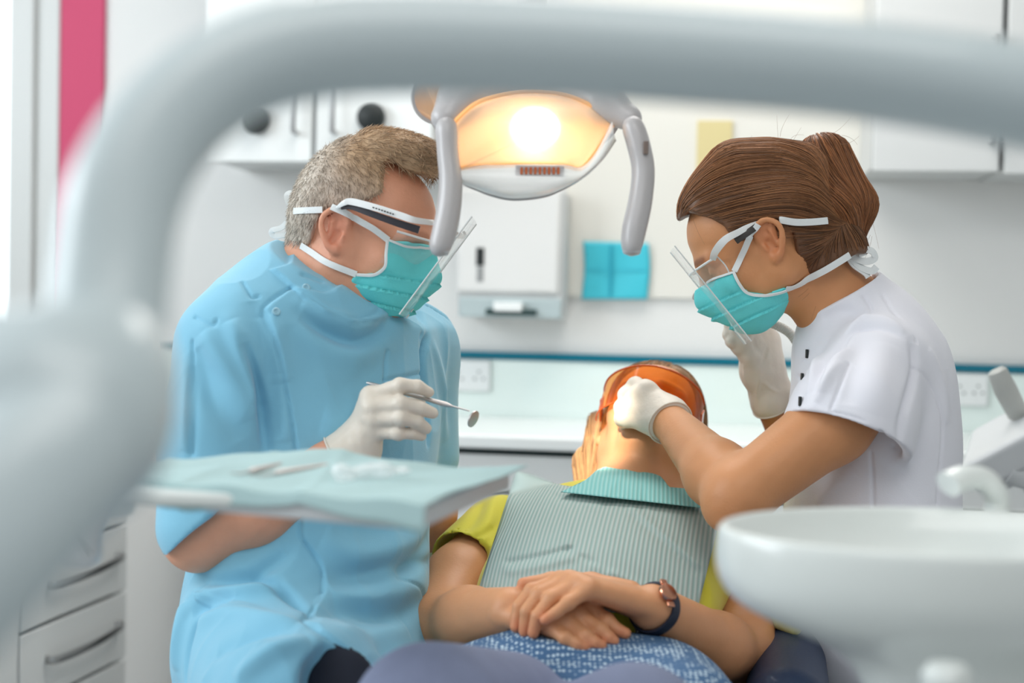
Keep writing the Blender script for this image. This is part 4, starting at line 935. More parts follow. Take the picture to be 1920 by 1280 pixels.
mb = MB(); g = wrap(HM, .118, .026, -.022, .075, -1.15, 1.15, -.012); mb.sheet(g); ln = mb.build('lens', M['lens'], gs, auto=False)
mb = MB(); mb.tube([r[0] for r in g], .0016, 8); mb.build('brow_bar', M['gframe'], gs)
# clear visor in front of the mask
sh_top, sh_bot = P(893, 420, 1.93), P(762, 596, 1.93)
def visor(top, bot, f, parent, half=.085, bulge=.010):
    """a clear sheet bent sideways round the face, its middle line from top to bot"""
    g = []; nrm_ = unit(np.cross(f.y, bot - top)); nrm_ = nrm_ if nrm_ @ f.x > 0 else -nrm_
    lat = (top + bot) / 2 - np.array([0, 0, 1.15]); lat[2] = 0; lat = unit(lat)
    for i in range(25):
        t = (i / 24 - .5) * 2; row = []
        for j in range(9):
            v = j / 8; hw = half * (1 - .18 * v); row.append(top + (bot - top) * v + lat * hw * t - nrm_ * bulge * t * t)
        g.append(row)
    mb = MB(); mb.sheet(g); o = mb.build('visor', M['clear'], parent, auto=False)
    mb = MB(); mb.tube(crom(g[12], 2), .0010, 8); mb.tube(crom(g[0], 2), .0010, 8); mb.build('visor_edge', M['edge'], o); return o, g
vs_, g = visor(sh_top, sh_bot, HM, gs)

# ------------------------------------------------------------------ the nurse in white
nur = thing('person', 'person in a white tunic with brown hair pinned up, gloved, leaning over the patient', 'person', P(1640, 1280, 2.06))
yaw, pit = math.radians(-8), math.radians(32)
HN = Fr((0, 0, 0), (-math.cos(yaw) * math.cos(pit), -math.sin(yaw) * math.cos(pit), -math.sin(pit)), (0, .02, 1), .97); HN.o = P(1452, 449, 1.955) - HN.v((-.012, .085, 0)) * HN.s
Hn = head_sdf(Sh(), HN, .78, .016)
nkN = P(1592, 600, 2.06); nsL, nsR = P(1648, 700, 1.945), P(1605, 705, 2.24)
tF = unit((-1, -.12, -.12)); TN = Fr(P(1638, 800, 2.06), tF, (0, 0, 1)); RN = TN.R
Bn = Sh(); Bn.sh(Hn); Bn.rc(HN.p((-.04, 0, -.035)), nkN, .048, .046, k=.025); Bn.rc(HN.p((.005, 0, -.05)), P(1584, 600, 2.05), .032, .034, k=.02)
Bn.el(P(1645, 810, 2.06), (.06, .11, .17), RN, k=.03); Bn.rc(nkN + np.array([0.02, 0, -.07]), nsL, .035, .042, k=.02); Bn.rc(nkN + np.array([0.02, 0, -.07]), nsR, .035, .04, k=.02); Bn.rc(nkN, P(1650, 1200, 2.05), .06, .09, k=.05)
neL, nwL = P(1388, 925, 1.86), P(1252, 786, 2.10)
Bn.rc(nsL, P(1560, 795, 1.90), .052, .0505, k=.03); Bn.rc(P(1560, 795, 1.90), neL, .0505, .042, k=.02); Bn.rc(neL, P(1345, 888, 1.93), .043, .044, k=.015); Bn.rc(P(1345, 888, 1.93), nwL, .044, .0265, k=.02)
Bn.el(P(1362, 955, 1.86), (.026, .026, .026), k=.03)
neR, nwR = P(1535, 930, 2.28), P(1449, 756, 2.20)
Bn.rc(nsR, neR, .046, .04, k=.03); Bn.rc(neR, nwR, .04, .027, k=.02)
# hand at the patient's mouth
mL = [P(1211, 731, 2.125), P(1192, 744, 2.12), P(1180, 763, 2.115), P(1174, 782, 2.115)]
fL = [[P(1192, 722, 2.165), P(1186, 745, 2.19), P(1188, 762, 2.195)], [P(1175, 740, 2.165), P(1176, 762, 2.19), P(1182, 778, 2.19)],
      [P(1167, 764, 2.155), P(1172, 784, 2.175), P(1182, 792, 2.175)], [P(1166, 785, 2.145), P(1176, 797, 2.16), P(1188, 798, 2.16)]]
tL = [P(1236, 800, 2.13), P(1215, 800, 2.15), P(1202, 792, 2.17), P(1196, 780, 2.19)]
hand_sdf(Bn, nwL, mL, fL, tL, (-.3, -1, .2), .95, -.001, kf=.004)
# raised hand with the suction tube
mR = [P(1400, 612, 2.16), P(1416, 618, 2.175), P(1432, 625, 2.19), P(1446, 636, 2.205)]
fR = [[P(1372, 606, 2.15), P(1366, 628, 2.15), P(1378, 640, 2.16)], [P(1386, 616, 2.145), P(1372, 640, 2.145), P(1382, 655, 2.155)],
      [P(1400, 628, 2.15), P(1384, 652, 2.15), P(1392, 668, 2.16)], [P(1418, 640, 2.165), P(1402, 662, 2.16), P(1404, 678, 2.17)]]
tR = [P(1425, 700, 2.17), P(1405, 668, 2.155), P(1392, 640, 2.145), P(1380, 618, 2.14)]
hand_sdf(Bn, nwR, mR, fR, tR, (-.5, -1, 0), .95, -.001, kf=.003)
sculpt('body', Bn, .0028, M['skin_nurse'], nur, tint=face_tint(HN, brow=(.5, .4, .36)), rel=1, disp=lambda x, n: .0003 * fnoise(x, 300, 2), cut=lambda v: v[:, 2] < P(0, 1150, 2)[2])
def cuffed_glove(wrist, back_dir, S, ln_, r0, vox=.0014, par=None, ms='glove', flare=1.25, fl=()):
    S.rc(wrist, wrist + back_dir * (ln_ + .03), r0, r0 * flare, k=.02); S.pl(wrist + back_dir * ln_, back_dir)
    o = sculpt('glove', S, vox, M[ms], par, disp=lambda x, n: .0006 * fnoise(x, 260, 3) + .0006 * fnoise(x, 110, 5), folds=fl)
    ra = unit(np.cross(back_dir, (0, 0, 1))); rb_ = np.cross(back_dir, ra); c0 = wrist + back_dir * (ln_ - .001); ring = []
    for i in range(41):
        t_ = 2 * math.pi * i / 40; q = c0 + .05 * (math.cos(t_) * ra + math.sin(t_) * rb_)
        for _ in range(5): q = q - unit(q - c0) * S.d((q - back_dir * .002)[None])[0]
        ring.append(q)
    mb = MB(); mb.tube(ring, .0014, 8, cap=False); mb.build('rolled_cuff', M[ms], o); return o
GL = Sh(); hand_sdf(GL, nwL, mL, fL, tL, (-.3, -1, .2), 1.06, .0012, kf=.012); GL.rc(mL[0], mL[3], .013, .0125, k=.012)
bd = unit(P(1345, 888, 1.93) - nwL); cuffed_glove(nwL, bd, GL, .014, .0295, par=nur, flare=1.1)
GR = Sh(); hand_sdf(GR, nwR, mR, fR, tR, (-.5, -1, 0), .95, .0008, kf=.004); GR.el(P(1418, 690, 2.18), (.026, .02, .035), k=.02); GR.rc(P(1432, 650, 2.195), P(1445, 730, 2.2), .022, .028, k=.02)
bd = unit(neR - nwR); hg = lambda S, *q: crom([S.hit(x, y) for x, y in q], 5)
cuffed_glove(nwR, bd, GR, .003, .031, par=nur, flare=1.35, fl=[Fold(hg(GR, (1425, 700), (1420, 740), (1432, 775)), .003, .002), Fold(hg(GR, (1400, 730), (1412, 755), (1422, 780)), .003, -.002), Fold(hg(GR, (1430, 715), (1455, 735), (1475, 745)), .003, .002), Fold(hg(GR, (1410, 650), (1395, 690), (1402, 720)), .003, .002), Fold(hg(GR, (1440, 650), (1425, 690)), .003, -.002)])
# tunic
T = Sh(); T.el(P(1640, 755, 2.06), (.102, .160, .18), RN, k=.05); T.el(P(1632, 930, 2.05), (.108, .150, .22), RN, k=.06); T.el(P(1632, 1130, 2.03), (.115, .155, .18), RN, k=.08)
T.rc(P(1606, 620, 2.07), P(1660, 690, 2.08), .06, .085, k=.05); T.rc(P(1602, 640, 2.06), P(1622, 730, 2.06), .066, .09, k=.02)
T.rc(nkN + np.array([.01, 0, -.05]), nsL + np.array([0, .01, .0]), .065, .06, k=.04); T.rc(nkN + np.array([0, 0, -.05]), nsR, .065, .056, k=.04)
SN = Sh(); SN.rc(nsL + np.array([.0, 0, .012]), P(1600, 785, 1.90), .070, .082, k=.02); SN.rc(P(1600, 785, 1.90), P(1560, 900, 1.88), .082, .095, k=.02)
cN = unit(np.array([-.36, -.30, -.92])); SN.pl(P(1590, 798, 1.84), cN, k=.003)
CVn = Sh(); CVn.rc(P(1612, 768, 1.90), P(1560, 880, 1.88), .066, .088); SN.sh(CVn, 0, 's', .003); T.sh(SN, 0, 'u', .012)
SF = Sh(); SF.rc(nsR, P(1560, 800, 2.27), .06, .065); T.sh(SF, 0, 'u', .02)
T.rc(P(1604, 640, 2.065), P(1580, 556, 2.04), .066, .0615, k=.02)                       # stand collar
KC = Sh(); KC.rc(P(1588, 590, 2.05), P(1572, 520, 2.035), .030, .0560); T.sh(KC, 0, 's', .003)
KB = Sh(); KB.bx(P(1555, 470, 2.02), (.2, .16, .12), rd=.01); cl_n = unit(np.cross(P(1640, 512, 2.05) - P(1526, 585, 2.03), (0, 1, 0))); cl_n = cl_n if cl_n[2] > 0 else -cl_n
KB.pl(P(1585, 545, 2.04), -cl_n, k=.002); T.sh(KB, 0, 's', .003)
h_ = lambda *q: crom(T.hits(q), 6)
fo = [Fold(h_((1580, 640), (1605, 605), (1650, 595), (1700, 625)), .009, .006), Fold(h_((1565, 670), (1590, 625), (1630, 610), (1690, 630)), .007, -.008), Fold(h_((1545, 740), (1560, 690), (1590, 650)), .010, .008), Fold(h_((1520, 740), (1540, 690), (1570, 650)), .008, -.007), Fold(h_((1530, 755), (1550, 720), (1580, 680)), .006, .006),
  Fold(h_((1515, 740), (1525, 700), (1545, 660)), .007, .006), Fold(h_((1710, 640), (1715, 700), (1695, 770), (1684, 830)), .007, -.009), Fold(h_((1600, 560), (1625, 600)), .007, .004), Fold(h_((1540, 600), (1580, 585), (1630, 590)), .010, -.005),
  Fold(h_((1660, 640), (1650, 700), (1640, 780)), .02, .004), Fold(h_((1620, 620), (1600, 700), (1590, 760)), .014, -.005), Fold(h_((1740, 650), (1765, 720), (1775, 800)), .012, .005), Fold(h_((1600, 880), (1560, 920), (1530, 945)), .012, .005)]
SEAM = [h_((1718, 688), (1745, 720), (1766, 780), (1765, 860), (1758, 945)), h_((1633, 850), (1636, 900), (1637, 950)), h_((1590, 680), (1575, 720), (1558, 765)), h_((1620, 555), (1632, 575), (1634, 592)), h_((1632, 512), (1660, 560), (1720, 640)), h_((1558, 772), (1612, 786), (1652, 810), (1676, 838)), h_((1508, 670), (1500, 710), (1497, 760))]
fo += [Fold(s_, .0024, -.003, False) for s_ in SEAM]
M['whitecloth'] = mat('white_cotton', srgb(232, 232, 240), .8, bump=.15, bscale=700, sheen=.2)
tn = sculpt('tunic', T, .0027, M['whitecloth'], nur, folds=fo, disp=lambda x, n: .0008 * fnoise(x, 60, 22) + .0012 * fnoise(x, 24, 12) + .0022 * ridges(x, 24, 5), rel=2, cut=lambda v: v[:, 2] < P(0, 1420, 2)[2])
for px, py in ((1513, 663), (1504, 708), (1500, 752)):
    q = T.hit(px, py, .0); mb = MB(); mb.box(q, (.0016, .004, .0062)); mb.build('dark_fastener', M['black'], tn, bevel=.0006)
# hair
near = [(1292, 400), (1308, 404), (1335, 410), (1358, 424), (1372, 446), (1388, 452), (1408, 446), (1422, 424), (1440, 406), (1462, 408), (1482, 428), (1489, 450), (1494, 480), (1502, 512)]
hp = [HN.inv(Hn.hit(x, y)) for x, y in near]
poly = [(.16, hp[0][2] - .002)] + [(q[0], q[2]) for q in hp] + [(q[0], q[2]) for q in [HN.inv(P(x, y, 2.03)) for x, y in ((1510, 520), (1560, 500), (1600, 480), (1680, 470))]] + [(-.22, .22), (.16, .22)]
HC = Sh(); HC.el(HN.p((-.008, 0, .046)), np.array((.096, .075, .080)) * HN.s, HN.R); HC.el(HN.p((-.045, 0, .03)), np.array((.055, .068, .06)) * HN.s, HN.R, k=.02); HC.el(HN.p((.038, 0, .045)), np.array((.057, .062, .058)) * HN.s, HN.R, k=.02)
HC.rc(HN.p((-.05, 0, .02)), P(1548, 478, 2.03), .062, .054, k=.03); HC.el(HN.p((.0, 0, .085)), np.array((.085, .062, .058)) * HN.s, HN.R, k=.02); HC.rc(P(1320, 390, 2.02), P(1380, 318, 2.03), .018, .034, k=.03)
HC.rc(P(1452, 318, 2.03), P(1500, 320, 2.04), .034, .034, k=.03)
HK = Sh(); HK.sh(HC, .006); HK.ext(HN, poly, 'i', .004)
M['hair_nurse'] = mat('brown_hair', srgb(146, 106, 74), .42, vcol=True, var=.15, vscale=90)
one = lambda c: (lambda V: np.tile(np.array([*c, 1.0]), (len(V), 1)))
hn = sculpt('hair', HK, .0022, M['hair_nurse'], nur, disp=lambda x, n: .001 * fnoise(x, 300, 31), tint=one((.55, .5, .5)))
V_ = np.array([v.co for v in hn.data.vertices]); Q_ = np.array([p.vertices[:] for p in hn.data.polygons])
sd = sample_surface(V_, Q_, 5200, 4); k_ = HC.d(sd) > .004; sd = sd[k_]; rs = np.random.RandomState(11)
def comb(S, p, target, n, step, off0, off1, wav=.0):
    out = [p.copy()]; prev = None
    for i in range(n - 1):
        g = S.grad(p); tg = target(p); d_ = tg - p; L_ = np.linalg.norm(d_, axis=1)[:, None]; d_ = d_ / (L_ + 1e-9)
        d_ -= g * (d_ * g).sum(1)[:, None]; d_ /= np.linalg.norm(d_, axis=1)[:, None] + 1e-9
        if prev is not None: d_ = .5 * d_ + .5 * prev
        p = p + d_ * np.minimum(step, L_ * .5); e = S.d(p) - (off0 + (off1 - off0) * (i + 1) / (n - 1)); p = p - g * e[:, None]; prev = d_; out.append(p.copy())
    return np.stack(out, 1)
ta, tb = P(1512, 318, 2.04), P(1552, 430, 2.03)
fa, fb = P(1290, 392, 2.02), P(1440, 262, 2.03)
def tgt(p):
    l = HN.inv(p); u = np.clip((l[:, 2] - .01) / .11, 0, 1)[:, None]; q = tb * (1 - u) + ta * u
    return q + np.array([0, 1, 0]) * (p[:, 1:2] - q[:, 1:2]) * .5
po = comb(HC, sd, tgt, 10, .011, .0062, .0075); n_off = rs.rand(len(sd), 1, 1) * .0015
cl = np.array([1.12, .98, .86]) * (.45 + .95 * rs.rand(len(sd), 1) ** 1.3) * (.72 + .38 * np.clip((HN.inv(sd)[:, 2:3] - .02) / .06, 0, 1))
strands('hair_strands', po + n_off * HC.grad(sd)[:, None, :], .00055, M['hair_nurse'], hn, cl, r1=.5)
BU = Sh(); BU.rc(P(1536, 292, 2.06), P(1556, 400, 2.02), .030, .036, k=.03); BU.rc(P(1560, 290, 2.07), P(1600, 385, 2.05), .026, .030, k=.02); BU.rc(P(1600, 385, 2.05), P(1596, 440, 2.05), .026, .018, k=.02); BU.rc(P(1550, 400, 2.02), P(1575, 450, 2.03), .034, .024, k=.02)
bun = sculpt('hair_bun', BU, .0022, M['hair_nurse'], hn, disp=lambda x, n: .0022 * fnoise(x, 90, 8), tint=one((.6, .46, .4)))
V_ = np.array([v.co for v in bun.data.vertices]); Q_ = np.array([p.vertices[:] for p in bun.data.polygons]); sb = sample_surface(V_, Q_, 2600, 6)
bl_, bh_ = P(1606, 470, 2.05), P(1530, 240, 2.06)
pb = comb(BU, sb, lambda p: np.tile(bl_, (len(p), 1)) + np.array([-.02, 0, 0]) * np.clip((1570 / 960 - 1), 0, 1), 10, .010, .001, .002)
cl = np.array([1.2, .95, .76]) * (.5 + .95 * rs.rand(len(sb), 1) ** 1.4); strands('bun_strands', pb + BU.grad(sb)[:, None, :] * rs.rand(len(sb), 1, 1) * .002, .00055, M['hair_nurse'], bun, cl, r1=.5)
# stray hairs
fs = []
for (x0, y0, dx, dy, L_) in [(1400, 285, .6, 1, .03), (1460, 262, -.2, 1, .025), (1480, 262, .5, 1, .02), (1545, 250, 1, .5, .03), (1625, 380, .3, -1, .04), (1620, 440, -.4, -1, .04), (1300, 395, -.4, -1, .035), (1290, 385, -.7, -.6, .02), (1560, 490, -.3, -1, .06), (1490, 470, .3, -1, .05), (1530, 520, -.3, -.8, .03), (1360, 440, .5, -.6, .02), (1610, 330, .9, -.4, .02), (1575, 260, 1, -.1, .03)]:
    for k in range(2):
        o_ = P(x0 + rs.normal() * 6, y0 + rs.normal() * 5, 2.0); a = np.array([dx + rs.normal() * .2, rs.normal() * .2, dy + rs.normal() * .2]); a /= np.linalg.norm(a)
        c = np.array([rs.normal(), 0, rs.normal()]) * .4; fs.append([o_ + a * L_ * t + c * L_ * t * t for t in np.linspace(0, 1, 10)])
sh_o = strands('stray_hair', np.array(fs), .00022, M['hair_nurse'], hn, np.ones((len(fs), 3)) * .9, r1=.6); sh_o['kind'] = 'stuff'
mb = MB(); mb.box(P(1494, 276, 2.03), (.005, .008, .008)); mb.build('hair_clip', M['strap'], hn, bevel=.004)
# mask, ties
side = [HN.inv(Hn.hit(x, y)) for x, y in ((1362, 514), (1377, 508), (1386, 530), (1403, 547), (1436, 551), (1472, 539))]
poly = [(.2, side[0][2] + .006), (.11, side[0][2] + .005)] + [(q[0], q[2]) for q in side] + [(q[0], q[2]) for q in [HN.inv(P(x, y, 2.03)) for x, y in ((1484, 570), (1498, 604), (1452, 628), (1392, 626), (1342, 600), (1250, 640))]]
mkn, HMn = mask_obj(HN, Hn, nur, poly, [(.06, -.040, .13, -.03, .003), (.03, -.062, .13, -.05, .0035), (.02, -.084, .13, -.073, .003)])
HH = Sh(); HH.sh(Bn); HH.sh(HC, .007, 'u', .004)
for pp, w0 in ((ht(HH, [(1377, 509), (1392, 475), (1408, 442), (1422, 420)]), .0085), (ht(HH, [(1460, 412), (1490, 416), (1520, 416), (1550, 414)]), .0095), (ht(HH, [(1472, 540), (1500, 530), (1535, 512), (1570, 492), (1592, 478)]), .0095)):
    band(HH, pp, .0022, w0, 'mask_tie', M['strap'], mkn, n=6); band(HH, mir(HN, pp), .0022, w0, 'mask_tie', M['strap'], mkn, n=6)
band(HMn, ht(HMn, [(1376, 509), (1386, 530), (1403, 547), (1436, 551), (1472, 540)]), .0055, .004, 'mask_binding', M['strap'], mkn)
band(HMn, ht(HMn, [(1375, 511), (1358, 517), (1342, 524), (1333, 529)]), .0052, .003, 'mask_binding', M['strap'], mkn)
mb = MB()
for pts, w_ in (([(1582, 425), (1600, 440), (1612, 462), (1618, 480)], .012), ([(1590, 478), (1612, 468), (1634, 470), (1640, 484), (1622, 490), (1596, 482)], .010), ([(1594, 482), (1612, 500), (1634, 508), (1644, 500)], .010), ([(1590, 480), (1600, 496), (1622, 512), (1628, 520)], .009)):
    a_ = crom([P(x, y, 2.0) for x, y in pts], 6); ribbon(mb, a_, np.array([.3, -1, .3]), w_)
mb.build('tie_bow', M['strap'], mkn)
# glasses
gs = thing('x', 'x', 'x', HN.o); gs.name = 'safety_glasses'; del gs['label']; del gs['category']; gs.parent = nur; gs.matrix_parent_inverse = nur.matrix_world.inverted()
tp = [P(1424, 416, 1.962), P(1405, 424, 1.955), P(1385, 435, 1.95), P(1360, 449, 1.945), P(1340, 460, 1.945), P(1324, 469, 1.955)]; g = wrap(HN, .116, .022, -.026, .074, -1.2, 1.2, -.010); tp[-2:] = [tp[-2] * .5 + g[-1][0] * .5, g[-2][0]]
pts = crom(tp, 8); wd_ = np.interp(np.linspace(0, 1, len(pts)), [0, .3, .7, 1], [.004, .008, .011, .009])
mb = MB(); ribbon(mb, pts, HN.v((0, 1, 0)), wd_, .0015); mb.build('temple', M['gframe'], gs)
mb = MB(); ribbon(mb, np.array([HN.p(HN.inv(q) * (1, -1, 1)) for q in pts]), HN.v((0, -1, 0)), wd_, .0015); mb.build('temple', M['gframe'], gs)
mb = MB(); low = crom([P(1422, 422, 1.957), P(1405, 434, 1.952), P(1388, 446, 1.952), P(1380, 452, 1.956)], 6); ribbon(mb, low, HN.v((0, 1, 0)), .009, .001); mb.build('side_guard', mat('dark_guard', srgb(60, 56, 54), .4), gs)
mb = MB(); g = wrap(HN, .116, .022, -.026, .074, -1.2, 1.2, -.010); mb.sheet(g); mb.build('lens', M['lens'], gs, auto=False)
mb = MB(); mb.tube([r[0] for r in g], .0018, 8); mb.build('brow_bar', M['gframe'], gs)
mb = MB(); mb.tube(crom([g[0][0], g[0][3], g[1][6], g[3][8], g[7][8]], 6), .0010, 8); mb.tube(crom([g[-1][0], g[-1][3], g[-2][6], g[-4][8], g[-8][8]], 6), .0010, 8); mb.build('lens_edge', M['edge'], gs)
visor(P(1257, 473, 2.05), P(1396, 645, 2.05), HN, gs, half=.078)
# suction tube in the raised hand
t = thing('suction_tube', 'grey suction handpiece on a ribbed pale hose, held up by the nurse', 'suction hose', P(1303, 555, 2.1))
mb = MB(); mb.tube(crom([P(1302, 554, 2.10), P(1320, 562, 2.105), P(1342, 573, 2.11), P(1390, 592, 2.12), P(1440, 606, 2.13)], 5), .0062, 16); mb.build('handpiece', mat('suction_grey', srgb(150, 150, 146), .4), t)
pa = crom([P(1430, 602, 2.13), P(1457, 610, 2.13), P(1484, 628, 2.13), P(1502, 662, 2.12), P(1505, 705, 2.11), P(1497, 748, 2.10), P(1480, 795, 2.10), P(1462, 850, 2.10), P(1470, 930, 2.08), P(1560, 1010, 2.0)], 26)
mb = MB(); mb.tube(pa, [.0068 + .0007 * (i % 3 == 0) for i in range(len(pa))], 14); mb.build('hose', mat('hose_plastic', srgb(206, 206, 200), .5), t)

# ------------------------------------------------------------------ the chair and the patient
def RXY(x, z): x = unit(x); z = np.asarray(z, float); z = unit(z - x * (z @ x)); return np.array([x, np.cross(z, x), z])
ax_p = unit(P(1190, 900, 2.15) - P(1100, 1200, 1.78)); up_p = np.array([0, -.3, 1.0]); RP = RXY(ax_p, up_p)      # rows: towards the head, her right-left, out of the chest
pat = thing('person', 'person reclined in a yellow top, tinted orange goggles, hands folded over a patterned skirt', 'person', P(1090, 1240, 1.7))
el_, rl_ = 50, 13
e_ = math.radians(el_); fw = unit((-.10, -math.cos(e_), math.sin(e_))); HP = Fr((0, 0, 0), fw, (.27, .75, .62), .97)
HP.o = P(1218, 733, 2.20) - HP.v((.098, 0, .008)) * HP.s
Hp = head_sdf(Sh(), HP, .9, .004)
nkP = P(1190, 945, 2.20)
Bp = Sh(); Bp.sh(Hp); Bp.rc(HP.p((-.03, 0, -.04)), nkP, .050, .054, k=.03); Bp.rc(HP.p((.02, 0, -.06)), P(1190, 905, 2.15), .034, .04, k=.03)
pR, pL = P(935, 1003, 2.14), P(1400, 1020, 2.12)
Bp.rc(nkP + np.array([0, 0, -.03]), pR, .045, .042, k=.04); Bp.rc(nkP + np.array([0, 0, -.03]), pL, .045, .042, k=.04); Bp.rc(nkP, P(1110, 1230, 1.85), .06, .08, k=.06)
eP, wP = P(826, 1172, 1.93), P(957, 1143, 1.765)
Bp.rc(pR, P(862, 1085, 2.03), .047, .047, k=.03); Bp.rc(P(862, 1085, 2.03), eP, .047, .041, k=.02); Bp.rc(eP, P(880, 1162, 1.87), .041, .041, k=.02); Bp.rc(P(880, 1162, 1.87), wP, .041, .0285, k=.02)
eQ, wQ = P(1388, 1222, 1.93), P(1222, 1138, 1.745)
Bp.rc(pL, P(1396, 1115, 2.02), .048, .047, k=.03); Bp.rc(P(1396, 1115, 2.02), eQ, .047, .044, k=.02); Bp.rc(eQ, P(1345, 1212, 1.86), .044, .042, k=.02); Bp.rc(P(1345, 1212, 1.86), wQ, .042, .0285, k=.02)
LH = Sh(); mQ = [P(1050, 1090, 1.742), P(1068, 1090, 1.725), P(1087, 1095, 1.710), P(1104, 1104, 1.697)]
fQ = [[P(998, 1108, 1.735), P(973, 1138, 1.725), P(967, 1174, 1.72)], [P(1012, 1114, 1.715), P(988, 1147, 1.705), P(984, 1183, 1.705)],
      [P(1034, 1122, 1.698), P(1008, 1155, 1.690), P(1000, 1186, 1.69)], [P(1066, 1130, 1.683), P(1042, 1149, 1.678), P(1022, 1162, 1.676)]]
tQ = [P(1180, 1112, 1.765), P(1110, 1092, 1.78), P(1035, 1089, 1.78), P(982, 1095, 1.775)]
hand_sdf(LH, wQ, mQ, fQ, tQ, (0, -.35, 1), 1.06, 0, wr=.028, kf=.0015)
RH = Sh(); mP = [P(1100, 1137, 1.735), P(1080, 1152, 1.72), P(1056, 1164, 1.708), P(1032, 1174, 1.70)]
fP = [[P(1138, 1164, 1.722), P(1155, 1180, 1.716), P(1172, 1187, 1.712)], [P(1124, 1181, 1.702), P(1140, 1195, 1.697), P(1150, 1201, 1.696)],
      [P(1096, 1193, 1.688), P(1115, 1205, 1.684), P(1127, 1210, 1.684)], [P(1060, 1195, 1.682), P(1082, 1207, 1.678), P(1097, 1213, 1.678)]]
tP = [P(990, 1125, 1.79), P(1040, 1120, 1.785), P(1090, 1128, 1.78), P(1120, 1140, 1.77)]
hand_sdf(RH, wP, mP, fP, tP, (0, -.45, 1), 1.04, 0, kf=.0015)
Bp.sh(LH, 0, 'u', .004)
Bp.sh(RH, 0, 'u', .0025)
kn = lambda V: None
ft = face_tint(HP, brow=(.6, .5, .42))
tips = np.array([f[-1] for f in fP + fQ] + [tQ[-1]])
def pt_tint(V):
    t = ft(V); 
    for q in tips: k = np.exp(-(np.linalg.norm(V - q, axis=1) / .011) ** 2)[:, None]; t[:, :3] *= 1 + k * (np.array([1.04, .80, .80]) - 1)
    return t
sculpt('body', Bp, .0021, M['skin_patient'], pat, tint=pt_tint, rel=1, disp=lambda x, n: .0003 * fnoise(x, 280, 2), cut=lambda v: v[:, 2] < P(0, 1330, 1.75)[2])
# yellow top
T = Sh(); T.el(P(1160, 1035, 2.07), (.15, .185, .088), RP, k=.05); T.el(P(1120, 1120, 1.93), (.18, .165, .10), RP, k=.06)
T.rc(nkP + np.array([0, .0, -.055]), pR, .045, .055, k=.03); T.rc(nkP + np.array([0, .0, -.055]), pL, .045, .055, k=.03)
SA = Sh(); SA.rc(pR, P(868, 1075, 2.04), .059, .062, k=.02); dA = unit(P(862, 1085, 2.03) - pR); SA.pl(P(864, 1045, 2.05), unit(dA + np.array([-.2, -.2, -.2])), k=.003); CA = Sh(); CA.rc(P(871, 1058, 2.05), P(850, 1110, 2.0), .0505, .054); SA.sh(CA, 0, 's', .002); T.sh(SA, 0, 'u', .012)
SB = Sh(); SB.rc(pL, P(1400, 1070, 2.05), .056, .055, k=.02); T.sh(SB, 0, 'u', .012)
KC = Sh(); KC.rc(nkP + np.array([0, 0, -.01]), HP.p((0, 0, -.05)), .058, .058); T.sh(KC, 0, 's', .004)
T.rc(P(1446, 1152, 1.97), P(1490, 1176, 1.93), .016, .011, k=.02)
h_ = lambda *q: crom(T.hits(q), 6)
fo = [Fold(h_((905, 935), (890, 970), (870, 1000)), .010, -.006), Fold(h_((930, 930), (915, 980), (900, 1015)), .010, .006), Fold(h_((885, 1000), (900, 1005), (925, 990)), .006, -.005), Fold(h_((1315, 1080), (1325, 1110), (1315, 1150)), .008, -.006), Fold(h_((835, 1033), (860, 1015), (900, 1012)), .0022, -.003, False)]
M['yellow'] = mat('yellow_jersey', srgb(212, 202, 62), .8, bump=.15, bscale=600, sheen=.2)
sculpt('top', T, .0032, M['yellow'], pat, folds=fo, disp=lambda x, n: .0012 * fnoise(x, 50, 22), rel=2)
# skirt and legs
S = Sh(); S.el(P(1075, 1318, 1.72), (.13, .200, .085), RXY((.0, 1, .1), (0, 0, 1)), k=.04); S.rc(P(1240, 1310, 1.72), P(1290, 1360, 1.62), .06, .07, k=.04)
def dots(name, base, dot, scale, thr):
    m = mat(name, base, .8); nt = m.node_tree; b = nt.nodes['Principled BSDF']; tc = nt.nodes.new('ShaderNodeTexCoord'); v = nt.nodes.new('ShaderNodeTexVoronoi'); v.inputs['Scale'].default_value = scale; v.inputs['Randomness'].default_value = .35
    nt.links.new(tc.outputs['Object'], v.inputs['Vector']); r = nt.nodes.new('ShaderNodeMapRange'); r.inputs['From Min'].default_value = thr; r.inputs['From Max'].default_value = thr + .12; nt.links.new(v.outputs['Distance'], r.inputs['Value'])
    x = nt.nodes.new('ShaderNodeMix'); x.data_type = 'RGBA'; x.inputs['A'].default_value = dot; x.inputs['B'].default_value = base; nt.links.new(r.outputs['Result'], x.inputs['Factor']); nt.links.new(x.outputs['Result'], b.inputs['Base Color']); return m
h_ = lambda *q: crom(S.hits(q), 6)
sculpt('skirt', S, .004, dots('dotted_blue_cloth', srgb(70, 104, 142), srgb(184, 204, 218), 165, .30), pat, folds=[Fold(h_((900, 1200), (1000, 1225), (1100, 1230)), .012, -.006), Fold(h_((950, 1180), (1000, 1200), (1080, 1215)), .01, .005)], disp=lambda x, n: .0016 * fnoise(x, 40, 3))
S = Sh(); S.rc(P(945, 1355, 1.62), P(800, 1350, 1.38), .080, .075, k=.04); S.rc(P(1150, 1390, 1.62), P(1190, 1385, 1.40), .080, .075, k=.02)
sculpt('trousers', S, .005, mat('grey_denim', srgb(134, 142, 170), .85, var=.08, vscale=30, bump=.3, bscale=500), pat, disp=lambda x, n: .002 * fnoise(x, 30, 3))
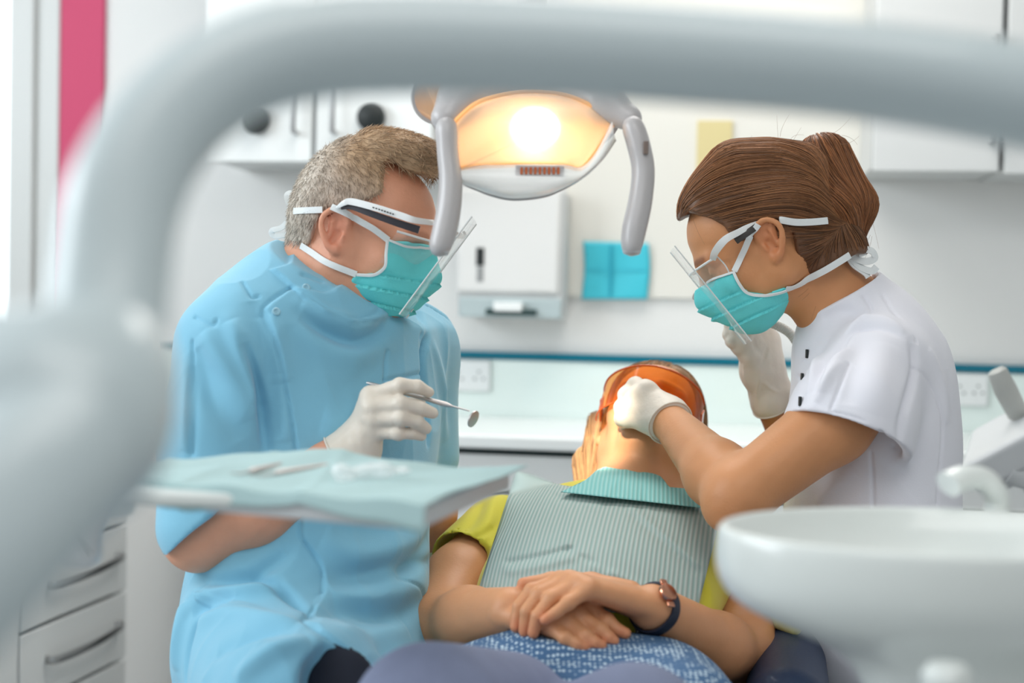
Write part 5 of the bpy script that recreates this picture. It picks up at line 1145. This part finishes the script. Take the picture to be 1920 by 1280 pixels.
# hair
near = [HP.inv(q) for q in (Hp.hit(1128, 790), Hp.hit(1135, 740))]
poly = [(.062, .16), (.074, .095), (.068, .075), (.045, .05), (.022, .03), (.012, .0), (-.012, -.01), (-.02, -.04), (-.03, -.12), (-.2, -.12), (-.2, .2)]
HC = Sh(); HC.el(HP.p((-.008, 0, .046)), np.array((.096, .075, .080)) * HP.s, HP.R); HC.el(HP.p((-.045, 0, .03)), np.array((.055, .068, .06)) * HP.s, HP.R, k=.02); HC.el(HP.p((.038, 0, .045)), np.array((.057, .062, .058)) * HP.s, HP.R, k=.02)
HC.rc(HP.p((-.03, -.055, -.01)), P(1110, 870, 2.29), .026, .018, k=.03); HC.rc(P(1110, 870, 2.29), P(1100, 925, 2.25), .018, .012, k=.02); HC.rc(HP.p((-.03, .06, .0)), P(1305, 880, 2.28), .028, .02, k=.03); HC.rc(HP.p((-.05, 0, -.03)), P(1200, 930, 2.3), .05, .05, k=.02)
HK = Sh(); HK.sh(HC, .007); HK.ext(HP, poly, 'i', .004)
LK = Sh(); LK.sh(HK); LK.rc(P(1122, 790, 2.29), P(1102, 905, 2.26), .016, .014, k=.01); LK.rc(HP.p((-.03, .07, .0)), P(1300, 890, 2.28), .02, .02, k=.02)
M['hair_patient'] = mat('fair_hair', srgb(188, 150, 110), .45, vcol=True, var=.15, vscale=90)
hpz = sculpt('hair', LK, .0026, M['hair_patient'], pat, disp=lambda x, n: .001 * fnoise(x, 300, 31), tint=one((.6, .55, .5)))
V_ = np.array([v.co for v in hpz.data.vertices]); Q_ = np.array([p.vertices[:] for p in hpz.data.polygons]); sd = sample_surface(V_, Q_, 3000, 4)
pp_ = comb(LK, sd, lambda p: np.where(HP.inv(p)[:, 1:2] < .02, P(1095, 960, 2.2)[None], P(1300, 930, 2.28)[None]), 10, .010, .001, .002)
cl = np.array([1.05, .98, .9]) * (.5 + .8 * rs.rand(len(sd), 1)); strands('hair_strands', pp_ + LK.grad(sd)[:, None, :] * rs.rand(len(sd), 1, 1) * .002, .0006, M['hair_patient'], hpz, cl, r1=.5)
# orange goggles
gg = thing('x', 'x', 'x', HP.o); gg.name = 'tinted_goggles'; del gg['label']; del gg['category']; gg.parent = pat; gg.matrix_parent_inverse = pat.matrix_world.inverted()
M['orange'] = clear_mat('orange_lens', .22, .6, tint=(1.0, .50, .14, 1), rough=.08, power=1.5)
M['orange'].node_tree.nodes['Principled BSDF'].inputs['Base Color'].default_value = srgb(226, 104, 24)
g = []
for i in range(41):
    t_ = (i / 40 - .5) * 2; row = []
    for j in range(9):
        v = j / 8; a = t_ * 1.5; yy = .083 * math.sin(a) / math.sin(1.5); xx = .121 - .066 * (1 - math.cos(a)) - .010 * v - .02 * max(abs(t_) - .8, 0)
        nose = math.exp(-(t_ / .16) ** 2) * .016; z0 = .043 - .006 * abs(t_); z1 = -.030 + nose + .008 * abs(t_) ** 3; row.append(HP.p((xx, yy, z0 + (z1 - z0) * v)))
    g.append(row)
mb = MB(); mb.sheet(g); lz = mb.build('lens', M['orange'], gg, auto=False)
M['orangef'] = mat('orange_frame', srgb(214, 92, 20), .25, trans=.2, coat=.4)
mb = MB(); mb.tube([r[0] for r in g], .0016, 8); mb.tube([r[8] for r in g], .0012, 8); mb.build('frame_rim', M['orangef'], gg)
for i_ in (0, 40):
    e0 = HP.inv((g[i_][0] + g[i_][4]) / 2); sgn = 1 if e0[1] > 0 else -1
    mb = MB(); a_ = crom([HP.p(e0), HP.p((.03, sgn * .083, .012)), HP.p((-.005, sgn * .084, .012)), HP.p((-.03, sgn * .080, .0))], 8); ribbon(mb, a_, HP.v((0, sgn, 0)), np.linspace(.022, .006, len(a_)), .0012); mb.build('temple', M['orangef'], gg)
# watch
wt = thing('x', 'x', 'x', wQ); wt.name = 'wrist_watch'; del wt['label']; del wt['category']; wt.parent = pat; wt.matrix_parent_inverse = pat.matrix_world.inverted()
fa_ = unit(P(1345, 1215, 1.86) - wQ); wc = wQ + fa_ * .006; ra = unit(np.cross(fa_, (0, 0, 1))); rb_ = np.cross(fa_, ra); rb_ = rb_ if rb_[2] > 0 else -rb_; ring = []
for i in range(49):
    t_ = 2 * math.pi * i / 48; q = wc + .04 * (math.cos(t_) * ra + math.sin(t_) * rb_)
    for _ in range(6): q = q - unit(q - wc) * (Bp.d(q[None])[0] - .0022)
    ring.append(q)
ring = np.array(ring); cn_ = ring - wc; mb = MB(); ribbon(mb, ring, cn_ / np.linalg.norm(cn_, axis=1)[:, None], .015, .0014); mb.build('strap', mat('navy_leather', srgb(30, 36, 54), .5), wt)
M['gold'] = mat('rose_gold', srgb(226, 160, 130), .18, 1)
pos = P(1244, 1118, 1.73); q = Bp.proj(pos, .003)[0]; n_ = Bp.grad(q[None])[0]; R_ = np.array([fa_ - n_ * (fa_ @ n_), np.cross(n_, unit(fa_ - n_ * (fa_ @ n_))), n_]); R_[0] = unit(R_[0])
mb = MB(); mb.lathe(q, [(.0005, 0), (.0105, 0), (.0118, .001), (.012, .0045), (.011, .0062), (.0098, .0064)], 40, R=R_); cs = mb.build('case', M['gold'], wt)
mb = MB(); mb.lathe(q + n_ * .0055, [(.0098, 0), (.0005, .0003)], 40, R=R_); mb.build('dial', mat('dial_white', srgb(236, 228, 220), .3), cs)
mb = MB(); 
for s_ in (-1, 1): mb.box(q + np.cross(n_, R_[0]) * .016 * s_ + n_ * .0015, (.005, .0035, .0016), R_)
mb.build('strap_lug', M['gold'], wt, bevel=.001)
mb = MB(); q2 = Bp.proj(P(1166, 1166, 1.73), .004)[0]; mb.box(ring[np.argmin(np.linalg.norm(ring - q2, axis=1))], (.004, .008, .002), R_); mb.build('clasp', M['metal'], wt, bevel=.001)
# bib
bib = thing('dental_bib', 'pale green ribbed paper bib spread over the reclined person\'s chest', 'bib', P(1120, 1050, 1.98))
def rib_mat(name, c1, c2, sc, rot):
    m = mat(name, c1, .85); nt = m.node_tree; b = nt.nodes['Principled BSDF']; tc = nt.nodes.new('ShaderNodeTexCoord'); mp = nt.nodes.new('ShaderNodeMapping'); mp.inputs['Rotation'].default_value = (0, 0, rot)
    wv = nt.nodes.new('ShaderNodeTexWave'); wv.bands_direction = 'X'; wv.inputs['Scale'].default_value = sc; wv.inputs['Distortion'].default_value = .35; wv.inputs['Detail'].default_value = 1; wv.inputs['Detail Scale'].default_value = .3
    nt.links.new(tc.outputs['Object'], mp.inputs['Vector']); nt.links.new(mp.outputs['Vector'], wv.inputs['Vector'])
    x = nt.nodes.new('ShaderNodeMix'); x.data_type = 'RGBA'; x.inputs['A'].default_value = c1; x.inputs['B'].default_value = c2; nt.links.new(wv.outputs['Fac'], x.inputs['Factor']); nt.links.new(x.outputs['Result'], b.inputs['Base Color'])
    bp = nt.nodes.new('ShaderNodeBump'); bp.inputs['Strength'].default_value = .5; bp.inputs['Distance'].default_value = .0015; nt.links.new(wv.outputs['Fac'], bp.inputs['Height']); nt.links.new(bp.outputs['Normal'], b.inputs['Normal']); return m
M['bib'] = rib_mat('ribbed_paper', srgb(146, 172, 167), srgb(184, 194, 190), 52, .18)
M['bibt'] = rib_mat('ribbed_teal_paper', srgb(122, 190, 188), srgb(156, 206, 204), 52, .1)
BS = Sh(); BS.sh(T); BS.rc(HP.p((-.03, 0, -.04)), nkP, .050, .056, k=.03)
def quad(c, u, v):                            # bilinear with curved top: c = TL, TR, BR, BL pixels
    a = (np.array(c[0]) * (1 - u) + np.array(c[1]) * u) * (1 - v) + (np.array(c[3]) * (1 - u) + np.array(c[2]) * u) * v; return a
def cloth(c, top, nu, nv, off, wr):
    g = []
    for j in range(nv + 1):
        v = j / nv; row = []
        for i in range(nu + 1):
            u = i / nu; q = quad(c, u, v); q = q + np.array([0, top(u) * (1 - v)]); row.append((q[0], q[1]))
        g.append(row)
    flat = [p for r in g for p in r]; pts = np.array([P(x, y, 2.08 - .25 * (y - 900) / 250) for x, y in flat])
    o_ = np.array(CM[:3, 3]); dr = pts - o_; dr /= np.linalg.norm(dr, axis=1)[:, None]; t_ = np.full(len(pts), 1.35)
    for _ in range(90): t_ = np.minimum(t_ + np.maximum((BS.d(o_ + dr * t_[:, None]) - off) * .8, -.02), 2.6)
    miss = BS.d(o_ + dr * t_[:, None]) > off + .01
    z = o_ + dr * t_[:, None]; Z = z.reshape(nv + 1, nu + 1, 3); ms = miss.reshape(nv + 1, nu + 1)
    t2 = t_.reshape(nv + 1, nu + 1).copy()
    for _ in range(60):                        # lets the sheet span hollows and relax
        tn_ = t2.copy(); tn_[1:-1, 1:-1] = (t2[:-2, 1:-1] + t2[2:, 1:-1] + t2[1:-1, :-2] + t2[1:-1, 2:]) / 4; t2 = np.where(ms, tn_, np.minimum(tn_, t_.reshape(t2.shape)))
    Z = o_ + dr.reshape(nv + 1, nu + 1, 3) * t2[..., None]
    U, Vv = np.meshgrid(np.linspace(0, 1, nu + 1), np.linspace(0, 1, nv + 1)); Z = Z - dr.reshape(Z.shape) * wr(U, Vv)[..., None]; return Z
def crease(U, V, a, b, w_, amp):
    a = np.array(a); b = np.array(b); d_ = b - a; t = np.clip(((U - a[0]) * d_[0] + (V - a[1]) * d_[1]) / (d_ @ d_), 0, 1); e = np.hypot(U - a[0] - d_[0] * t, V - a[1] - d_[1] * t); return amp * np.exp(-(e / w_) ** 2)
wr = lambda U, V: .003 + .003 * np.sin(U * 7 + V * 3) * np.sin(V * 5 + 1) + crease(U, V, (.1, .7), (.35, .52), .02, -.007) + crease(U, V, (.12, .76), (.38, .58), .04, .006) + crease(U, V, (.35, .55), (.55, .68), .02, -.005) + crease(U, V, (.6, .2), (.95, .5), .02, .006) + crease(U, V, (.62, .26), (.95, .56), .03, -.005) + crease(U, V, (.2, .1), (.5, .16), .02, -.005) + crease(U, V, (.3, .2), (.34, .5), .015, .004) + crease(U, V, (.5, .66), (.8, .8), .025, .005) + crease(U, V, (0, .97), (1, .97), .01, .002)
c4 = [(968, 882), (1352, 968), (1302, 1165), (893, 1118)]
g = cloth(c4, lambda u: 8 * math.exp(-((u - .22) / .12) ** 2) - 26 * math.exp(-((u - .68) / .28) ** 4), 70, 56, .004, wr)
mb = MB(); mb.sheet(g); mb.build('bib_sheet', M['bib'], bib, solid=.0008, auto=False)
c4 = [(1098, 900), (1300, 905), (1318, 952), (1052, 922)]
g = cloth(c4, lambda u: -48 * math.sin(min(max((u - .02) / .75, 0), 1) * math.pi) ** .8 + 12 * u, 50, 24, .012, lambda U, V: .003 + .003 * np.sin(U * 12) * (1 - V) + crease(U, V, (.45, 0), (.3, 1), .03, .005) + crease(U, V, (.5, .2), (.6, 1), .03, -.004))
mb = MB(); mb.sheet(g); mb.build('bib_collar', M['bibt'], bib, solid=.0008, auto=False)
# chair
ch = thing('dental_chair', 'navy padded dental chair with grey rim beneath the reclined person', 'chair', P(1150, 1280, 1.9))
M['navy'] = mat('navy_leather_pad', srgb(30, 50, 80), .5, coat=.1, bump=.15, bscale=300)
cc = P(1165, 1090, 2.02) - RP[2] * .20
SC = Sh(); SC.bx(cc, (.33, .265, .035), RP, rd=.03); SC.rc(P(1478, 1215, 2.02), P(1476, 1330, 1.80), .050, .056, k=.03); SC.rc(P(885, 1240, 2.02), P(860, 1330, 1.80), .035, .04, k=.03)
sculpt('backrest', SC, .004, M['navy'], ch)
SC = Sh(); SC.bx(HP.p((-.13, 0, .02)), (.10, .085, .03), RXY(ax_p, (0, -.5, 1)), rd=.028); sculpt('headrest', SC, .004, M['navy'], ch)
mb = MB(); mb.tube(crom([P(1500, 1170, 2.06), P(1523, 1195, 2.0), P(1532, 1250, 1.92), P(1536, 1330, 1.80), P(1530, 1450, 1.7)], 8), .011, 16, flat=((0, 0, 1), 1.3)); mb.build('rim', M['unitgrey'], ch)
SC = Sh(); SC.bx(np.array([cc[0], 1.62, .56]), (.24, .32, .05), rd=.04); sculpt('seat', SC, .006, M['navy'], ch)
SC = Sh(); SC.bx(np.array([cc[0], 1.75, .27]), (.15, .25, .27), rd=.03); sculpt('pedestal', SC, .008, M['unit'], ch)
# the mirror in the man's hand
t = thing('dental_mirror', 'slim steel dental mirror held in the man\'s gloved fingers', 'dental mirror', P(780, 745, 1.83))
a_, b_ = P(687, 717, 1.84), P(847, 761, 1.812); c_ = P(880, 770, 1.806)
mb = MB(); mb.tube([a_, a_ + (b_ - a_) * .02, a_ + (b_ - a_) * .1, a_ + (b_ - a_) * .7, a_ + (b_ - a_) * .93, b_], [.001, .002, .0026, .0028, .0034, .0018], 14); mb.build('handle', M['steel'], t)
mb = MB(); mb.tube([b_, c_], [.0013, .0009], 10); mb.build('neck', M['steel'], t)
ma = unit(np.array([.86, -.36, .36])); Rm = RXY((-.4, 0, -1), ma); mc = P(887, 785, 1.806)
mb = MB(); mb.lathe(mc, [(.0005, -.0016), (.0098, -.0014), (.0112, -.0004), (.0112, .001), (.0103, .0013)], 40, R=Rm, sx=1); hd = mb.build('mirror_head', M['steel'], t)
mb = MB(); mb.lathe(mc, [(.0103, .0012), (.0005, .0013)], 40, R=Rm); mb.build('mirror_glass', mat('mirror_glass', srgb(150, 156, 160), .05, 1), hd)
